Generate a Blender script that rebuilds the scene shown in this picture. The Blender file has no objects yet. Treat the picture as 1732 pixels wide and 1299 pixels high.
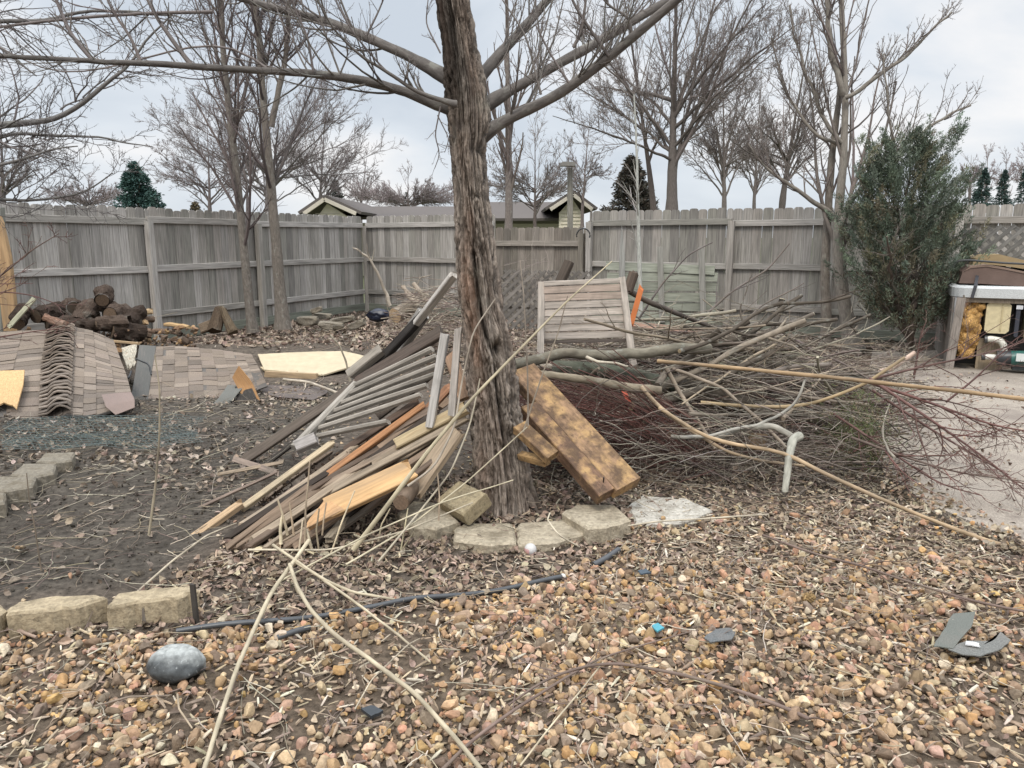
import bpy, math, random
import numpy as np
from mathutils import Vector
random.seed(7)
RNG = np.random.default_rng(7)
C = bpy.context.scene.collection
SC = bpy.context.scene
A = np.array
# ------------------------------------------------------------------ camera
F = 1308.0; PX, PY = 1732.0, 1299.0; HY = 400.0; CH = 1.45
PITCH = math.atan((PY/2-HY)/F)
cp, sp = math.cos(PITCH), math.sin(PITCH)
cam = bpy.data.cameras.new('camera'); cam.sensor_width = 36; cam.lens = 36*F/PX
cam.clip_start = .05; cam.clip_end = 2000
co = bpy.data.objects.new('camera', cam); C.objects.link(co)
co.location = (0, 0, CH); co.rotation_euler = (math.pi/2-PITCH, 0, 0)
SC.camera = co
# ------------------------------------------------------------------ light
SUN_EL, SUN_AZ = math.radians(52), math.radians(196)
w = bpy.data.worlds.new('World'); SC.world = w; w.use_nodes = True
nt = w.node_tree; nt.nodes.clear()
def N(nt, t, **k):
    n = nt.nodes.new(t)
    for a, b in k.items():
        if a == 'ins':
            for i, v in b.items(): n.inputs[i].default_value = v
        else: setattr(n, a, b)
    return n
out = N(nt, 'ShaderNodeOutputWorld'); bg = N(nt, 'ShaderNodeBackground'); bg.inputs[1].default_value = .1
sky = N(nt, 'ShaderNodeTexSky'); sky.sky_type = 'NISHITA'; sky.sun_disc = False
sky.sun_elevation = SUN_EL; sky.sun_rotation = SUN_AZ
tc = N(nt, 'ShaderNodeTexCoord'); sx = N(nt, 'ShaderNodeSeparateXYZ')
nt.links.new(tc.outputs['Generated'], sx.inputs[0])
mp = N(nt, 'ShaderNodeMapping'); mp.inputs['Scale'].default_value = (1, 1, 2.6); mp.inputs['Location'].default_value = (.3, .1, .35)
nt.links.new(tc.outputs['Generated'], mp.inputs[0])
n1 = N(nt, 'ShaderNodeTexNoise'); n1.inputs['Scale'].default_value = 2.6; n1.inputs['Detail'].default_value = 6; n1.inputs['Roughness'].default_value = .5; n1.inputs['Distortion'].default_value = .3
nt.links.new(mp.outputs[0], n1.inputs['Vector'])
cr = N(nt, 'ShaderNodeValToRGB'); e = cr.color_ramp.elements
e[0].position = .36; e[0].color = (.60, .66, .735, 1); e[1].position = .64; e[1].color = (.93, .92, .92, 1)
m_ = e.new(.5); m_.color = (.72, .77, .83, 1)
nt.links.new(n1.outputs['Fac'], cr.inputs[0])
gr = N(nt, 'ShaderNodeMapRange'); gr.inputs['From Min'].default_value = .3; gr.inputs['From Max'].default_value = 1
gr.inputs['To Min'].default_value = 8.4; gr.inputs['To Max'].default_value = 33
nt.links.new(sx.outputs['Z'], gr.inputs['Value'])
vm = N(nt, 'ShaderNodeVectorMath', operation='SCALE')
nt.links.new(cr.outputs[0], vm.inputs[0]); nt.links.new(gr.outputs[0], vm.inputs['Scale'])
mx = N(nt, 'ShaderNodeMix', data_type='RGBA'); mx.inputs[0].default_value = .95
nt.links.new(sky.outputs[0], mx.inputs[6]); nt.links.new(vm.outputs[0], mx.inputs[7])
nt.links.new(mx.outputs[2], bg.inputs[0]); nt.links.new(bg.outputs[0], out.inputs[0])
sl = bpy.data.lights.new('sun', 'SUN'); sl.energy = 1.5; sl.angle = math.radians(14); sl.color = (1, .93, .83)
so = bpy.data.objects.new('sun', sl); C.objects.link(so)
sd = Vector((math.sin(SUN_AZ)*math.cos(SUN_EL), math.cos(SUN_AZ)*math.cos(SUN_EL), math.sin(SUN_EL)))
so.rotation_euler = sd.to_track_quat('Z', 'Y').to_euler(); so.location = (0, 0, 30)
SC.view_settings.view_transform = 'Standard'; SC.view_settings.look = 'None'
SC.view_settings.exposure = 0.33; SC.view_settings.gamma = 1
SC.cycles.max_bounces = 5; SC.cycles.diffuse_bounces = 2; SC.cycles.transparent_max_bounces = 6
# ------------------------------------------------------------------ projection helpers
def ray(px, py):
    u = (np.asarray(px, float)-PX/2)/F; v = (PY/2-np.asarray(py, float))/F
    return np.stack([u, v*sp+cp+0*u, v*cp-sp+0*u], -1)
def at(px, py, Y):
    d = ray(px, py); t = np.asarray(Y)/d[..., 1]
    return d*t[..., None] + A([0, 0, CH])
def gp(px, py, z=0.0):
    d = ray(px, py); t = (z-CH)/d[..., 2]
    return d*t[..., None] + A([0, 0, CH])
def pts(l): return A([at(*q) if len(q) == 3 else gp(*q) for q in l])
def proj(p):
    p = np.asarray(p)-A([0, 0, CH]); dep = p[..., 1]*cp-p[..., 2]*sp; up = p[..., 1]*sp+p[..., 2]*cp
    return PX/2+F*p[..., 0]/dep, PY/2-F*up/dep
def pm(p): p = np.asarray(p)-A([0, 0, CH]); return (p[..., 1]*cp-p[..., 2]*sp)/F   # metres in one photo pixel there
def nrm(v): v = np.asarray(v, float); return v/np.maximum(np.linalg.norm(v, axis=-1, keepdims=True), 1e-9)
def pip(x, y, poly):
    x = np.asarray(x); y = np.asarray(y); ins = np.zeros(x.shape, bool); n = len(poly)
    for i in range(n):
        x1, y1 = poly[i]; x2, y2 = poly[(i+1) % n]
        if y1 == y2: continue
        c = ((y1 > y) != (y2 > y)) & (x < (x2-x1)*(y-y1)/(y2-y1)+x1); ins ^= c
    return ins
def hsh(i, j, k, s):
    h = (i*374761393 + j*668265263 + k*2147483647 + s*1274126177) & 0xffffffff
    h = ((h ^ (h >> 13))*1274126177) & 0xffffffff; h = (h ^ (h >> 16)) & 0xffffff
    return h/float(0xffffff)
def vnoise(p, s=0):
    p = np.asarray(p, float); f = np.floor(p).astype(np.int64); t = p-f; t = t*t*(3-2*t); r = 0
    for a in (0, 1):
        for b in (0, 1):
            for c in (0, 1):
                wt = (t[..., 0] if a else 1-t[..., 0])*(t[..., 1] if b else 1-t[..., 1])*(t[..., 2] if c else 1-t[..., 2])
                r = r+wt*hsh(f[..., 0]+a, f[..., 1]+b, f[..., 2]+c, s)
    return r
def fbm(p, o=4, s=0):
    p = np.asarray(p, float); r = 0; a = .5; t = 0
    for i in range(o): r = r+a*vnoise(p*2**i+i*7.3, s+i); t += a; a *= .5
    return r/t
def gz(x, y):
    x = np.asarray(x, float); y = np.asarray(y, float)
    r = .045*(fbm(np.stack([x*.9, y*.9, 0*x], -1), 3, 3)-.5)+.018*(fbm(np.stack([x*6, y*6, 0*x], -1), 2, 9)-.5)
    r = r+.16*np.exp(-(((x+4.3)/1.6)**2+((y-9.3)/.8)**2))+.10*np.exp(-(((x+1.8)/1.3)**2+((y-10.3)/1.1)**2))
    r = r+.05*np.exp(-(((x+.1)/.5)**2+((y-4.0)/.45)**2))
    return r
def ong(px, py, dz=0.0):
    p = gp(px, py); p = p.copy(); p[..., 2] = gz(p[..., 0], p[..., 1])+dz; return p
# ------------------------------------------------------------------ mesh builder
class MB:
    def __init__(s): s.V = []; s.W = []; s.K = []; s.Fs = []; s.n = 0
    def add(s, V, faces, col, wc=None):
        V = np.asarray(V, float).reshape(-1, 3); n = len(V)
        col = np.asarray(col, float); col = np.broadcast_to(col, (n, 3)) if col.ndim == 1 else col.reshape(n, 3)
        s.V.append(V); s.K.append(col); s.W.append(V if wc is None else np.asarray(wc, float).reshape(n, 3))
        for f in faces:
            f = np.asarray(f, np.int64)
            if f.ndim == 1: f = f[None]
            if len(f): s.Fs.append(f+s.n)
        s.n += n; return s
    def tube(s, P, R, sides=6, col=(.2, .15, .1), cap=True, endcol=None):
        P = np.asarray(P, float); R = np.asarray(R, float)
        if P.ndim == 2: P = P[None]; R = R[None]
        n, k = P.shape[:2]
        T = np.empty_like(P); T[:, 1:-1] = P[:, 2:]-P[:, :-2]; T[:, 0] = P[:, 1]-P[:, 0]; T[:, -1] = P[:, -1]-P[:, -2]; T = nrm(T)
        D = nrm(P[:, -1]-P[:, 0]+1e-6); ref = np.where(np.abs(D[:, 2:3]) < .8, A([[0, 0, 1.]]), A([[0, 1., 0.05]]))[:, None]
        U = nrm(np.cross(T, ref)); Vv = np.cross(T, U)
        a = np.arange(sides)*2*math.pi/sides; ca = np.cos(a); sa = np.sin(a)
        X = P[:, :, None]+R[:, :, None, None]*(U[:, :, None]*ca[:, None]+Vv[:, :, None]*sa[:, None])
        L = np.concatenate([np.zeros((n, 1)), np.cumsum(np.linalg.norm(np.diff(P, axis=1), axis=2), 1)], 1)
        sd = RNG.random((n, 1, 1))*50
        rr = np.broadcast_to(R.max(1)[:, None, None], (n, k, sides))
        wc = np.stack([rr*ca+sd, rr*sa+sd, L[:, :, None]+sd+0*rr], -1)
        col = np.asarray(col, float)
        if col.ndim == 2 and len(col) == n: col = np.repeat(col, k*sides, 0)
        i = np.arange(n)[:, None, None]*k*sides; j = np.arange(k-1)[None, :, None]*sides; m = np.arange(sides)[None, None]; m2 = (m+1) % sides
        f = np.stack([i+j+m, i+j+m2, i+j+sides+m2, i+j+sides+m], -1).reshape(-1, 4)
        fs = [f]
        s.add(X, fs, col, wc)
        if cap:
            for kk, rev in ((0, 1), (k-1, 0)):
                Xc = X[:, kk]; ff = np.arange(n*sides).reshape(n, sides)
                if not rev: ff = ff[:, ::-1]
                c2 = col if (col.ndim == 1) else np.repeat(col.reshape(n, k*sides, 3)[:, 0], sides, 0) if len(col) == n*k*sides else col
                if endcol is not None: c2 = A(endcol, float)
                s.add(Xc, [ff], c2, wc[:, kk])
        return s
    def board(s, p0, p1, w, t, n=(0, -.5, .85), col=(.3, .28, .26), rough=0.0, segs=4, bow=0.0, twist=0.0, taper=1.0, ch=.12):
        p0 = A(p0, float); p1 = A(p1, float); ax = p1-p0; L = np.linalg.norm(ax); ax = ax/L
        n = A(n, float); n = n-ax*np.dot(n, ax); n = n/np.linalg.norm(n); u = np.cross(ax, n)
        c = min(w, t)*ch; a, b = w/2, t/2
        pr = A([[-a+c, -b], [a-c, -b], [a, -b+c], [a, b-c], [a-c, b], [-a+c, b], [-a, b-c], [-a, -b+c]])
        if rough: segs = max(segs, 3)
        tt = np.linspace(0, 1, segs+1); V = []; W = []; sd = RNG.random()*40
        for i, q in enumerate(tt):
            k = 1+(taper-1)*q; th = twist*q; cc, ss = math.cos(th), math.sin(th)
            P = pr*A([k, 1]); P = np.stack([P[:, 0]*cc-P[:, 1]*ss, P[:, 0]*ss+P[:, 1]*cc], -1)
            base = p0+ax*L*q+n*bow*math.sin(math.pi*q)
            X = base+P[:, :1]*u+P[:, 1:]*n
            if rough and i in (0, segs): X = X+ax*(RNG.random((8, 1))-.5)*rough*(1 if i else -1)
            V.append(X); W.append(np.concatenate([pr+sd, np.full((8, 1), L*q+sd)], 1))
        f = []
        for i in range(segs):
            for m in range(8): f.append([i*8+m, i*8+(m+1) % 8, i*8+8+(m+1) % 8, i*8+8+m])
        V = np.concatenate(V); W = np.concatenate(W)
        s.add(V, [f, [list(range(7, -1, -1))], [[segs*8+m for m in range(8)]]], col, W); return s
    def box(s, c, size, col, rz=0, rot=None):
        x, y, z = A(size)/2; V = A([[i*x, j*y, k*z] for k in (-1, 1) for j in (-1, 1) for i in (-1, 1)])
        if rot is None: rot = A([[math.cos(rz), -math.sin(rz), 0], [math.sin(rz), math.cos(rz), 0], [0, 0, 1]])
        s.add(V@rot.T+A(c), [[[0, 2, 3, 1], [4, 5, 7, 6], [0, 1, 5, 4], [2, 6, 7, 3], [0, 4, 6, 2], [1, 3, 7, 5]]], col, V+RNG.random()*20); return s
    def prism(s, outline, o, ux, uy, depth, col):
        o = A(o, float); ux = A(ux, float); uy = A(uy, float); nn = nrm(np.cross(ux, uy)); q = A(outline, float); k = len(q)
        f0 = o+q[:, :1]*ux+q[:, 1:2]*uy; V = np.concatenate([f0, f0-nn*depth])
        w2 = np.concatenate([q*A([np.linalg.norm(ux), np.linalg.norm(uy)]), np.zeros((k, 1))], 1); sd = RNG.random()*40
        W = np.concatenate([w2, w2+A([0, 0, depth])])[:, [0, 2, 1]]+sd
        s.add(V, [[list(range(k))], [list(range(2*k-1, k-1, -1))], [[i+k, (i+1) % k+k, (i+1) % k, i] for i in range(k)]], col, W); return s
    def grid(s, P, thick, col, nv=None, wc=None):
        P = np.asarray(P, float); a, b = P.shape[:2]
        du = np.gradient(P, axis=0); dv = np.gradient(P, axis=1); n = nrm(np.cross(du, dv))
        Q = P-n*thick; idx = np.arange(a*b).reshape(a, b)
        top = np.stack([idx[:-1, :-1], idx[1:, :-1], idx[1:, 1:], idx[:-1, 1:]], -1).reshape(-1, 4)
        bot = top[:, ::-1]+a*b; rim = np.concatenate([idx[:, 0], idx[-1, 1:], idx[-2::-1, -1], idx[0, -2:0:-1]])
        r2 = np.roll(rim, -1); side = np.stack([rim, r2, r2+a*b, rim+a*b], -1)
        if wc is None:
            g = np.stack(np.meshgrid(np.arange(a), np.arange(b), indexing='ij'), -1)
            wc = np.concatenate([g*.05, np.zeros((a, b, 1))], -1)+RNG.random()*9
        col = np.asarray(col, float)
        if col.ndim == 3: col = np.concatenate([col.reshape(-1, 3)]*2)
        s.add(np.concatenate([P.reshape(-1, 3), Q.reshape(-1, 3)]), [top, bot, side], col, np.concatenate([wc.reshape(-1, 3)]*2)); return s
    def inst(s, bv, bf, pos, M, col):
        n = len(pos); k = len(bv)
        V = np.einsum('nij,kj->nki', M, bv)+pos[:, None]
        off = (np.arange(n)*k)[:, None, None]
        W = bv[None]*np.linalg.norm(M, axis=1).mean(1)[:, None, None]+RNG.random((n, 1, 1))*30
        s.add(V, [(np.asarray(f)[None]+off).reshape(-1, np.asarray(f).shape[1]) for f in bf], np.repeat(np.asarray(col, float), k, 0), W); return s
    def sphere(s, c, r, col, seg=16, squash=(1, 1, 1), noise=0, sd=0):
        bv, bf = ICO[3]; v = bv*A(squash)
        if noise: v = v*(1+noise*(fbm(bv*1.7+sd, 3, sd)-.5)[:, None]*2)
        s.add(v*r+A(c), bf, col, v*r); return s
def ico(n):
    t = (1+5**.5)/2
    v = [(-1, t, 0), (1, t, 0), (-1, -t, 0), (1, -t, 0), (0, -1, t), (0, 1, t), (0, -1, -t), (0, 1, -t), (t, 0, -1), (t, 0, 1), (-t, 0, -1), (-t, 0, 1)]
    f = [(0, 11, 5), (0, 5, 1), (0, 1, 7), (0, 7, 10), (0, 10, 11), (1, 5, 9), (5, 11, 4), (11, 10, 2), (10, 7, 6), (7, 1, 8), (3, 9, 4), (3, 4, 2), (3, 2, 6), (3, 6, 8), (3, 8, 9), (4, 9, 5), (2, 4, 11), (6, 2, 10), (8, 6, 7), (9, 8, 1)]
    v = [nrm(A(q)) for q in v]
    for _ in range(n):
        d = {}; g = []
        def mid(a, b):
            k = (min(a, b), max(a, b))
            if k not in d: v.append(nrm(v[a]+v[b])); d[k] = len(v)-1
            return d[k]
        for a, b, c in f:
            x, y, z = mid(a, b), mid(b, c), mid(c, a); g += [(a, x, z), (b, y, x), (c, z, y), (x, y, z)]
        f = g
    return A(v), [A(f)]
ICO = {i: ico(i) for i in (1, 2, 3)}
def rotm(n, tilt=None, rng=RNG):
    az = rng.random(n)*2*math.pi; c, s_ = np.cos(az), np.sin(az); Z = np.zeros(n); O_ = np.ones(n)
    Rz = np.stack([np.stack([c, -s_, Z], -1), np.stack([s_, c, Z], -1), np.stack([Z, Z, O_], -1)], 1)
    a = rng.normal(0, tilt if tilt else 1.5, n); c, s_ = np.cos(a), np.sin(a)
    Rx = np.stack([np.stack([O_, Z, Z], -1), np.stack([Z, c, -s_], -1), np.stack([Z, s_, c], -1)], 1)
    a = rng.normal(0, tilt if tilt else 1.5, n); c, s_ = np.cos(a), np.sin(a)
    Ry = np.stack([np.stack([c, Z, s_], -1), np.stack([Z, O_, Z], -1), np.stack([-s_, Z, c], -1)], 1)
    return Rx@Ry@Rz
def G(name, label, cat, loc=(0, 0, 0), group=None):
    o = bpy.data.objects.new(name, None); C.objects.link(o); o.empty_display_size = .1
    o.location = [float(x) for x in loc]; o['label'] = label; o['category'] = cat
    if group: o['group'] = group
    return o
def wloc(o):
    v = A(o.location, float)
    while o.parent: o = o.parent; v = v+A(o.location, float)
    return v
def O(name, mb, mat, parent=None, label=None, cat=None, group=None, kind=None, smooth=False):
    V = np.concatenate(mb.V); K = np.concatenate(mb.K); W = np.concatenate(mb.W)
    loc = A([(V[:, 0].min()+V[:, 0].max())/2, (V[:, 1].min()+V[:, 1].max())/2, V[:, 2].min()]); V = V-loc
    me = bpy.data.meshes.new(name); me.vertices.add(len(V)); me.vertices.foreach_set('co', V.astype(np.float32).ravel())
    lt = np.concatenate([np.full(len(f), f.shape[1]) for f in mb.Fs]).astype(np.int32)
    li = np.concatenate([f.ravel() for f in mb.Fs]).astype(np.int32)
    ls = np.concatenate([[0], np.cumsum(lt)[:-1]]).astype(np.int32)
    me.loops.add(len(li)); me.loops.foreach_set('vertex_index', li)
    me.polygons.add(len(lt)); me.polygons.foreach_set('loop_start', ls); me.polygons.foreach_set('loop_total', lt)
    me.polygons.foreach_set('use_smooth', np.full(len(lt), bool(smooth)))
    a = me.attributes.new('wc', 'FLOAT_VECTOR', 'POINT'); a.data.foreach_set('vector', W.astype(np.float32).ravel())
    a = me.attributes.new('col', 'FLOAT_COLOR', 'POINT'); a.data.foreach_set('color', np.concatenate([K, np.ones((len(K), 1))], 1).astype(np.float32).ravel())
    me.update(calc_edges=True); me.validate()
    me.materials.append(mat)
    o = bpy.data.objects.new(name, me); C.objects.link(o)
    if parent: o.parent = parent; loc = loc-wloc(parent)
    o.location = [float(x) for x in loc]
    if label: o['label'] = label
    if cat: o['category'] = cat
    if group: o['group'] = group
    if kind: o['kind'] = kind
    return o
# ------------------------------------------------------------------ materials
def material(name, scale=(1, 1, 1), nscale=20, lo=.6, hi=1.25, detail=6, rough=.85, bump=.3, bdist=.004, dist=0.0, spec=.2,
             spots=None, coord='wc', metallic=0, nrough=.6, big=None):
    """albedo = col attribute x stretched grain noise (x large weathering noise), bump from the same grain"""
    m = bpy.data.materials.new(name); m.use_nodes = True; t = m.node_tree; b = t.nodes['Principled BSDF']; L = t.links.new
    ac = N(t, 'ShaderNodeAttribute', attribute_name='col'); aw = N(t, 'ShaderNodeAttribute', attribute_name=coord)
    mpn = N(t, 'ShaderNodeMapping'); mpn.inputs['Scale'].default_value = scale; L(aw.outputs['Vector'], mpn.inputs[0])
    n = N(t, 'ShaderNodeTexNoise'); n.inputs['Scale'].default_value = nscale; n.inputs['Detail'].default_value = detail
    n.inputs['Roughness'].default_value = nrough; n.inputs['Distortion'].default_value = dist; L(mpn.outputs[0], n.inputs['Vector'])
    r = N(t, 'ShaderNodeMapRange'); r.inputs['From Min'].default_value = .3; r.inputs['From Max'].default_value = .7
    r.inputs['To Min'].default_value = lo; r.inputs['To Max'].default_value = hi; L(n.outputs['Fac'], r.inputs['Value'])
    v = N(t, 'ShaderNodeVectorMath', operation='SCALE'); L(ac.outputs['Color'], v.inputs[0]); L(r.outputs[0], v.inputs['Scale'])
    last = v.outputs[0]
    geo = N(t, 'ShaderNodeTexCoord')
    for (sc_, c1, p0, p1, amt, src) in (spots or []):
        n2 = N(t, 'ShaderNodeTexNoise'); n2.inputs['Scale'].default_value = sc_; n2.inputs['Detail'].default_value = 4; n2.inputs['Roughness'].default_value = .65
        L(mpn.outputs[0] if src == 'g' else geo.outputs['Object'] if src == 'o' else aw.outputs['Vector'], n2.inputs['Vector'])
        r2 = N(t, 'ShaderNodeMapRange'); r2.inputs['From Min'].default_value = p0; r2.inputs['From Max'].default_value = p1
        r2.inputs['To Min'].default_value = 0; r2.inputs['To Max'].default_value = amt; L(n2.outputs['Fac'], r2.inputs['Value'])
        x = N(t, 'ShaderNodeMix', data_type='RGBA'); L(r2.outputs[0], x.inputs[0]); L(last, x.inputs[6]); x.inputs[7].default_value = (*c1, 1); last = x.outputs[2]
    L(last, b.inputs['Base Color']); b.inputs['Roughness'].default_value = rough; b.inputs['Specular IOR Level'].default_value = spec
    b.inputs['Metallic'].default_value = metallic
    if bump:
        bp = N(t, 'ShaderNodeBump'); bp.inputs['Strength'].default_value = bump; bp.inputs['Distance'].default_value = bdist
        L(n.outputs['Fac'], bp.inputs['Height']); L(bp.outputs[0], b.inputs['Normal'])
    return m
M = {}
M['wood'] = material('weathered_wood', (1, 1, .06), 90, .62, 1.28, bump=.5, bdist=.003, spots=[(3, (.10, .095, .08), .52, .75, .6, 'w')])
M['fence'] = material('fence_wood', (1, 1, .05), 60, .60, 1.25, bump=.4, bdist=.004,
                      spots=[(9, (.09, .085, .075), .58, .72, .55, 'g'), (1.3, (.15, .155, .12), .5, .72, .25, 'o')])
M['rotten'] = material('rotting_wood', (1, 1, .25), 45, .55, 1.3, bump=.9, bdist=.01,
                       spots=[(7, (.44, .28, .125), .46, .62, .8, 'w'), (9, (.085, .055, .037), .43, .60, .85, 'w'), (45, (.06, .04, .03), .56, .68, .6, 'w')])
M['freshwood'] = material('fresh_wood', (1, 1, .07), 60, .7, 1.2, bump=.4, spots=[(22, (.18, .08, .03), .56, .7, .6, 'g'), (10, (.2, .16, .12), .55, .7, .5, 'g')])
M['bark'] = material('bark', (1, 1, .25), 95, .5, 1.45, bump=1, bdist=.010, dist=.7, rough=.95, spec=.1,
                     spots=[(9, (.05, .035, .028), .55, .68, .55, 'g'), (4, (.26, .25, .21), .56, .7, .35, 'w')])
M['bark2'] = material('young_bark', (1, 1, .5), 30, .65, 1.3, bump=.6, bdist=.006, rough=.9, spec=.1, spots=[(12, (.3, .3, .26), .56, .68, .45, 'w')])
M['twig'] = material('twig_bark', (1, 1, .3), 40, .7, 1.25, bump=0, rough=.8)
M['leaf'] = material('dry_leaf', nscale=60, lo=.65, hi=1.25, bump=.3, bdist=.002, rough=.8)
M['stone'] = material('river_stone', nscale=55, lo=.66, hi=1.25, bump=.6, bdist=.004, rough=.95, spec=.08, spots=[(120, (.18, .14, .10), .6, .72, .5, 'w'), (14, (.13, .10, .075), .55, .75, .5, 'w')])
M['rock'] = material('grey_rock', nscale=40, lo=.55, hi=1.45, bump=.5, bdist=.006, rough=.6, spec=.4, spots=[(60, (.45, .47, .46), .6, .7, .5, 'w')])
M['concrete'] = material('concrete_block', nscale=55, lo=.65, hi=1.25, bump=.9, bdist=.008, rough=.95, spots=[(9, (.13, .105, .07), .48, .70, .7, 'w'), (60, (.09, .075, .055), .60, .70, .6, 'w'), (160, (.5, .47, .4), .62, .7, .4, 'w')])
M['shingle'] = material('asphalt_shingle', nscale=260, lo=.6, hi=1.4, bump=.6, bdist=.003, rough=.95, spots=[(7, (.2, .17, .15), .5, .75, .45, 'w')])
M['osb'] = material('particle_board', (1, 1, 1), 60, .6, 1.3, bump=.3, dist=1.5, spots=[(35, (.25, .14, .05), .58, .68, .6, 'w')])
M['plain'] = material('painted', nscale=12, lo=.88, hi=1.1, bump=.1, rough=.6, spec=.3)
M['plastic'] = material('plastic', nscale=25, lo=.85, hi=1.12, bump=.15, rough=.4, spec=.5)
M['dark'] = material('dark_plastic', nscale=30, lo=.8, hi=1.2, bump=.2, rough=.5, spec=.4)
M['foam'] = material('spray_foam', nscale=22, lo=.45, hi=1.35, bump=1, bdist=.03, rough=.8, dist=.4, spots=[(16, (.28, .12, .02), .54, .66, .8, 'w')])
M['needle'] = material('needles', nscale=9, lo=.65, hi=1.3, bump=0, rough=.75)
M['roof'] = material('roofing', nscale=6, lo=.85, hi=1.12, bump=.2, rough=.9)
M['siding'] = material('siding', (1, 1, 1), 3, .92, 1.06, bump=0, rough=.7)
M['wire'] = material('coated_wire', nscale=9, lo=.7, hi=1.2, bump=0, rough=.5, spec=.4)
M['lattice'] = material('lattice_wood', (1, 1, .2), 50, .6, 1.2, bump=.3)
M['rim'] = material('speckled_rim', nscale=320, lo=.5, hi=1.5, bump=.05, rough=.35, spec=.5, detail=2)
def ground_mat():
    m = bpy.data.materials.new('soil'); m.use_nodes = True; t = m.node_tree; b = t.nodes['Principled BSDF']; L = t.links.new
    g = N(t, 'ShaderNodeNewGeometry'); ac = N(t, 'ShaderNodeAttribute', attribute_name='col')
    n = N(t, 'ShaderNodeTexNoise'); n.inputs['Scale'].default_value = 22; n.inputs['Detail'].default_value = 9; n.inputs['Roughness'].default_value = .72
    L(g.outputs['Position'], n.inputs['Vector'])
    n2 = N(t, 'ShaderNodeTexNoise'); n2.inputs['Scale'].default_value = 2.2; n2.inputs['Detail'].default_value = 6; L(g.outputs['Position'], n2.inputs['Vector'])
    r = N(t, 'ShaderNodeMapRange'); r.inputs['From Min'].default_value = .33; r.inputs['From Max'].default_value = .68; r.inputs['To Min'].default_value = .35; r.inputs['To Max'].default_value = 1.7; L(n.outputs['Fac'], r.inputs['Value'])
    v = N(t, 'ShaderNodeVectorMath', operation='SCALE'); L(ac.outputs['Color'], v.inputs[0]); L(r.outputs[0], v.inputs['Scale'])
    r2 = N(t, 'ShaderNodeMapRange'); r2.inputs['From Min'].default_value = .4; r2.inputs['From Max'].default_value = .65; r2.inputs['To Min'].default_value = 0; r2.inputs['To Max'].default_value = .6; L(n2.outputs['Fac'], r2.inputs['Value'])
    x = N(t, 'ShaderNodeMix', data_type='RGBA'); L(r2.outputs[0], x.inputs[0]); L(v.outputs[0], x.inputs[6])
    v3 = N(t, 'ShaderNodeVectorMath', operation='SCALE'); L(v.outputs[0], v3.inputs[0]); v3.inputs['Scale'].default_value = 1.35; L(v3.outputs[0], x.inputs[7])
    L(x.outputs[2], b.inputs['Base Color']); b.inputs['Roughness'].default_value = .95; b.inputs['Specular IOR Level'].default_value = .15
    bp = N(t, 'ShaderNodeBump'); bp.inputs['Strength'].default_value = .9; bp.inputs['Distance'].default_value = .02; L(n.outputs['Fac'], bp.inputs['Height']); L(bp.outputs[0], b.inputs['Normal'])
    return m
M['soil'] = ground_mat()
def barked(P, sides, col, amp=.55, f=9):
    P = np.asarray(P, float); k = 1+amp*(fbm(P*f+RNG.random()*20, 3, 6)-.5)*2; pt_ = np.clip((fbm(P*f*.6+5, 2, 9)-.5)*5, 0, 1)
    c = A(col, float)[None]*k[:, None]; c = c*(1-.45*pt_[:, None])+A([.16, .13, .10])*.45*pt_[:, None]; return np.repeat(np.clip(c, .01, .9), sides, 0)
def jit(c, n, s=.15, rng=RNG):
    """n colours round one or a list of colours"""
    c = np.atleast_2d(A(c, float)); k = c[rng.integers(0, len(c), n)]
    return np.clip(k*(1+s*rng.normal(0, 1, (n, 1)))*(1+s*.13*rng.normal(0, 1, (n, 3))), .01, .95)
# ------------------------------------------------------------------ ground
GRAVEL = [(-500, 1062), (0, 1062), (200, 1080), (330, 1072), (530, 1058), (750, 1015), (950, 975), (1020, 930), (1080, 890), (1200, 858), (1330, 845), (1430, 850), (1520, 870), (1600, 895), (1732, 945), (2300, 1150), (2300, 1900), (-500, 1900)]
DIRT = [(-600, 640), (150, 640), (420, 650), (600, 650), (560, 760), (420, 830), (330, 930), (250, 985), (0, 1010), (-600, 1030)]
PATIO = [(1475, 600), (1900, 590), (2600, 600), (2600, 1400), (1732, 932), (1640, 893), (1560, 858), (1490, 800), (1455, 720)]
xs = np.concatenate([-np.geomspace(8, 400, 22)[::-1], np.arange(-7.95, 8, .055), np.geomspace(8, 400, 22)])
ys = np.concatenate([-np.geomspace(.5, 100, 10)[::-1], np.arange(0, 15.5, .055), np.geomspace(15.5, 900, 34)])
gx, gy = np.meshgrid(xs, ys, indexing='ij'); gzv = gz(gx, gy); gzv = np.where((np.abs(gx) > 9) | (gy > 16), 0, gzv)
q = np.stack([gx, gy, gzv], -1); pxx, pyy = proj(np.where(gy[..., None] > .6, q, A([0, 1., 0])))
cg = np.broadcast_to(A([.088, .071, .056]), q.shape).copy()
cg[pip(pxx, pyy, DIRT)] = (.070, .060, .049); gm = pip(pxx, pyy, GRAVEL); cg[gm] = (.105, .080, .058)
cg[gy > 16] = (.09, .10, .05)
for _ in range(2):
    cg[1:-1, 1:-1] = (cg[1:-1, 1:-1]*2+cg[2:, 1:-1]+cg[:-2, 1:-1]+cg[1:-1, 2:]+cg[1:-1, :-2])/6
mb = MB(); a_, b_ = gx.shape; idx = np.arange(a_*b_).reshape(a_, b_)
mb.add(q, [np.stack([idx[:-1, :-1], idx[1:, :-1], idx[1:, 1:], idx[:-1, 1:]], -1).reshape(-1, 4)], cg.reshape(-1, 3))
O('ground', mb, M['soil'], kind='structure', label='dark bare soil of the back yard', smooth=True)
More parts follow.
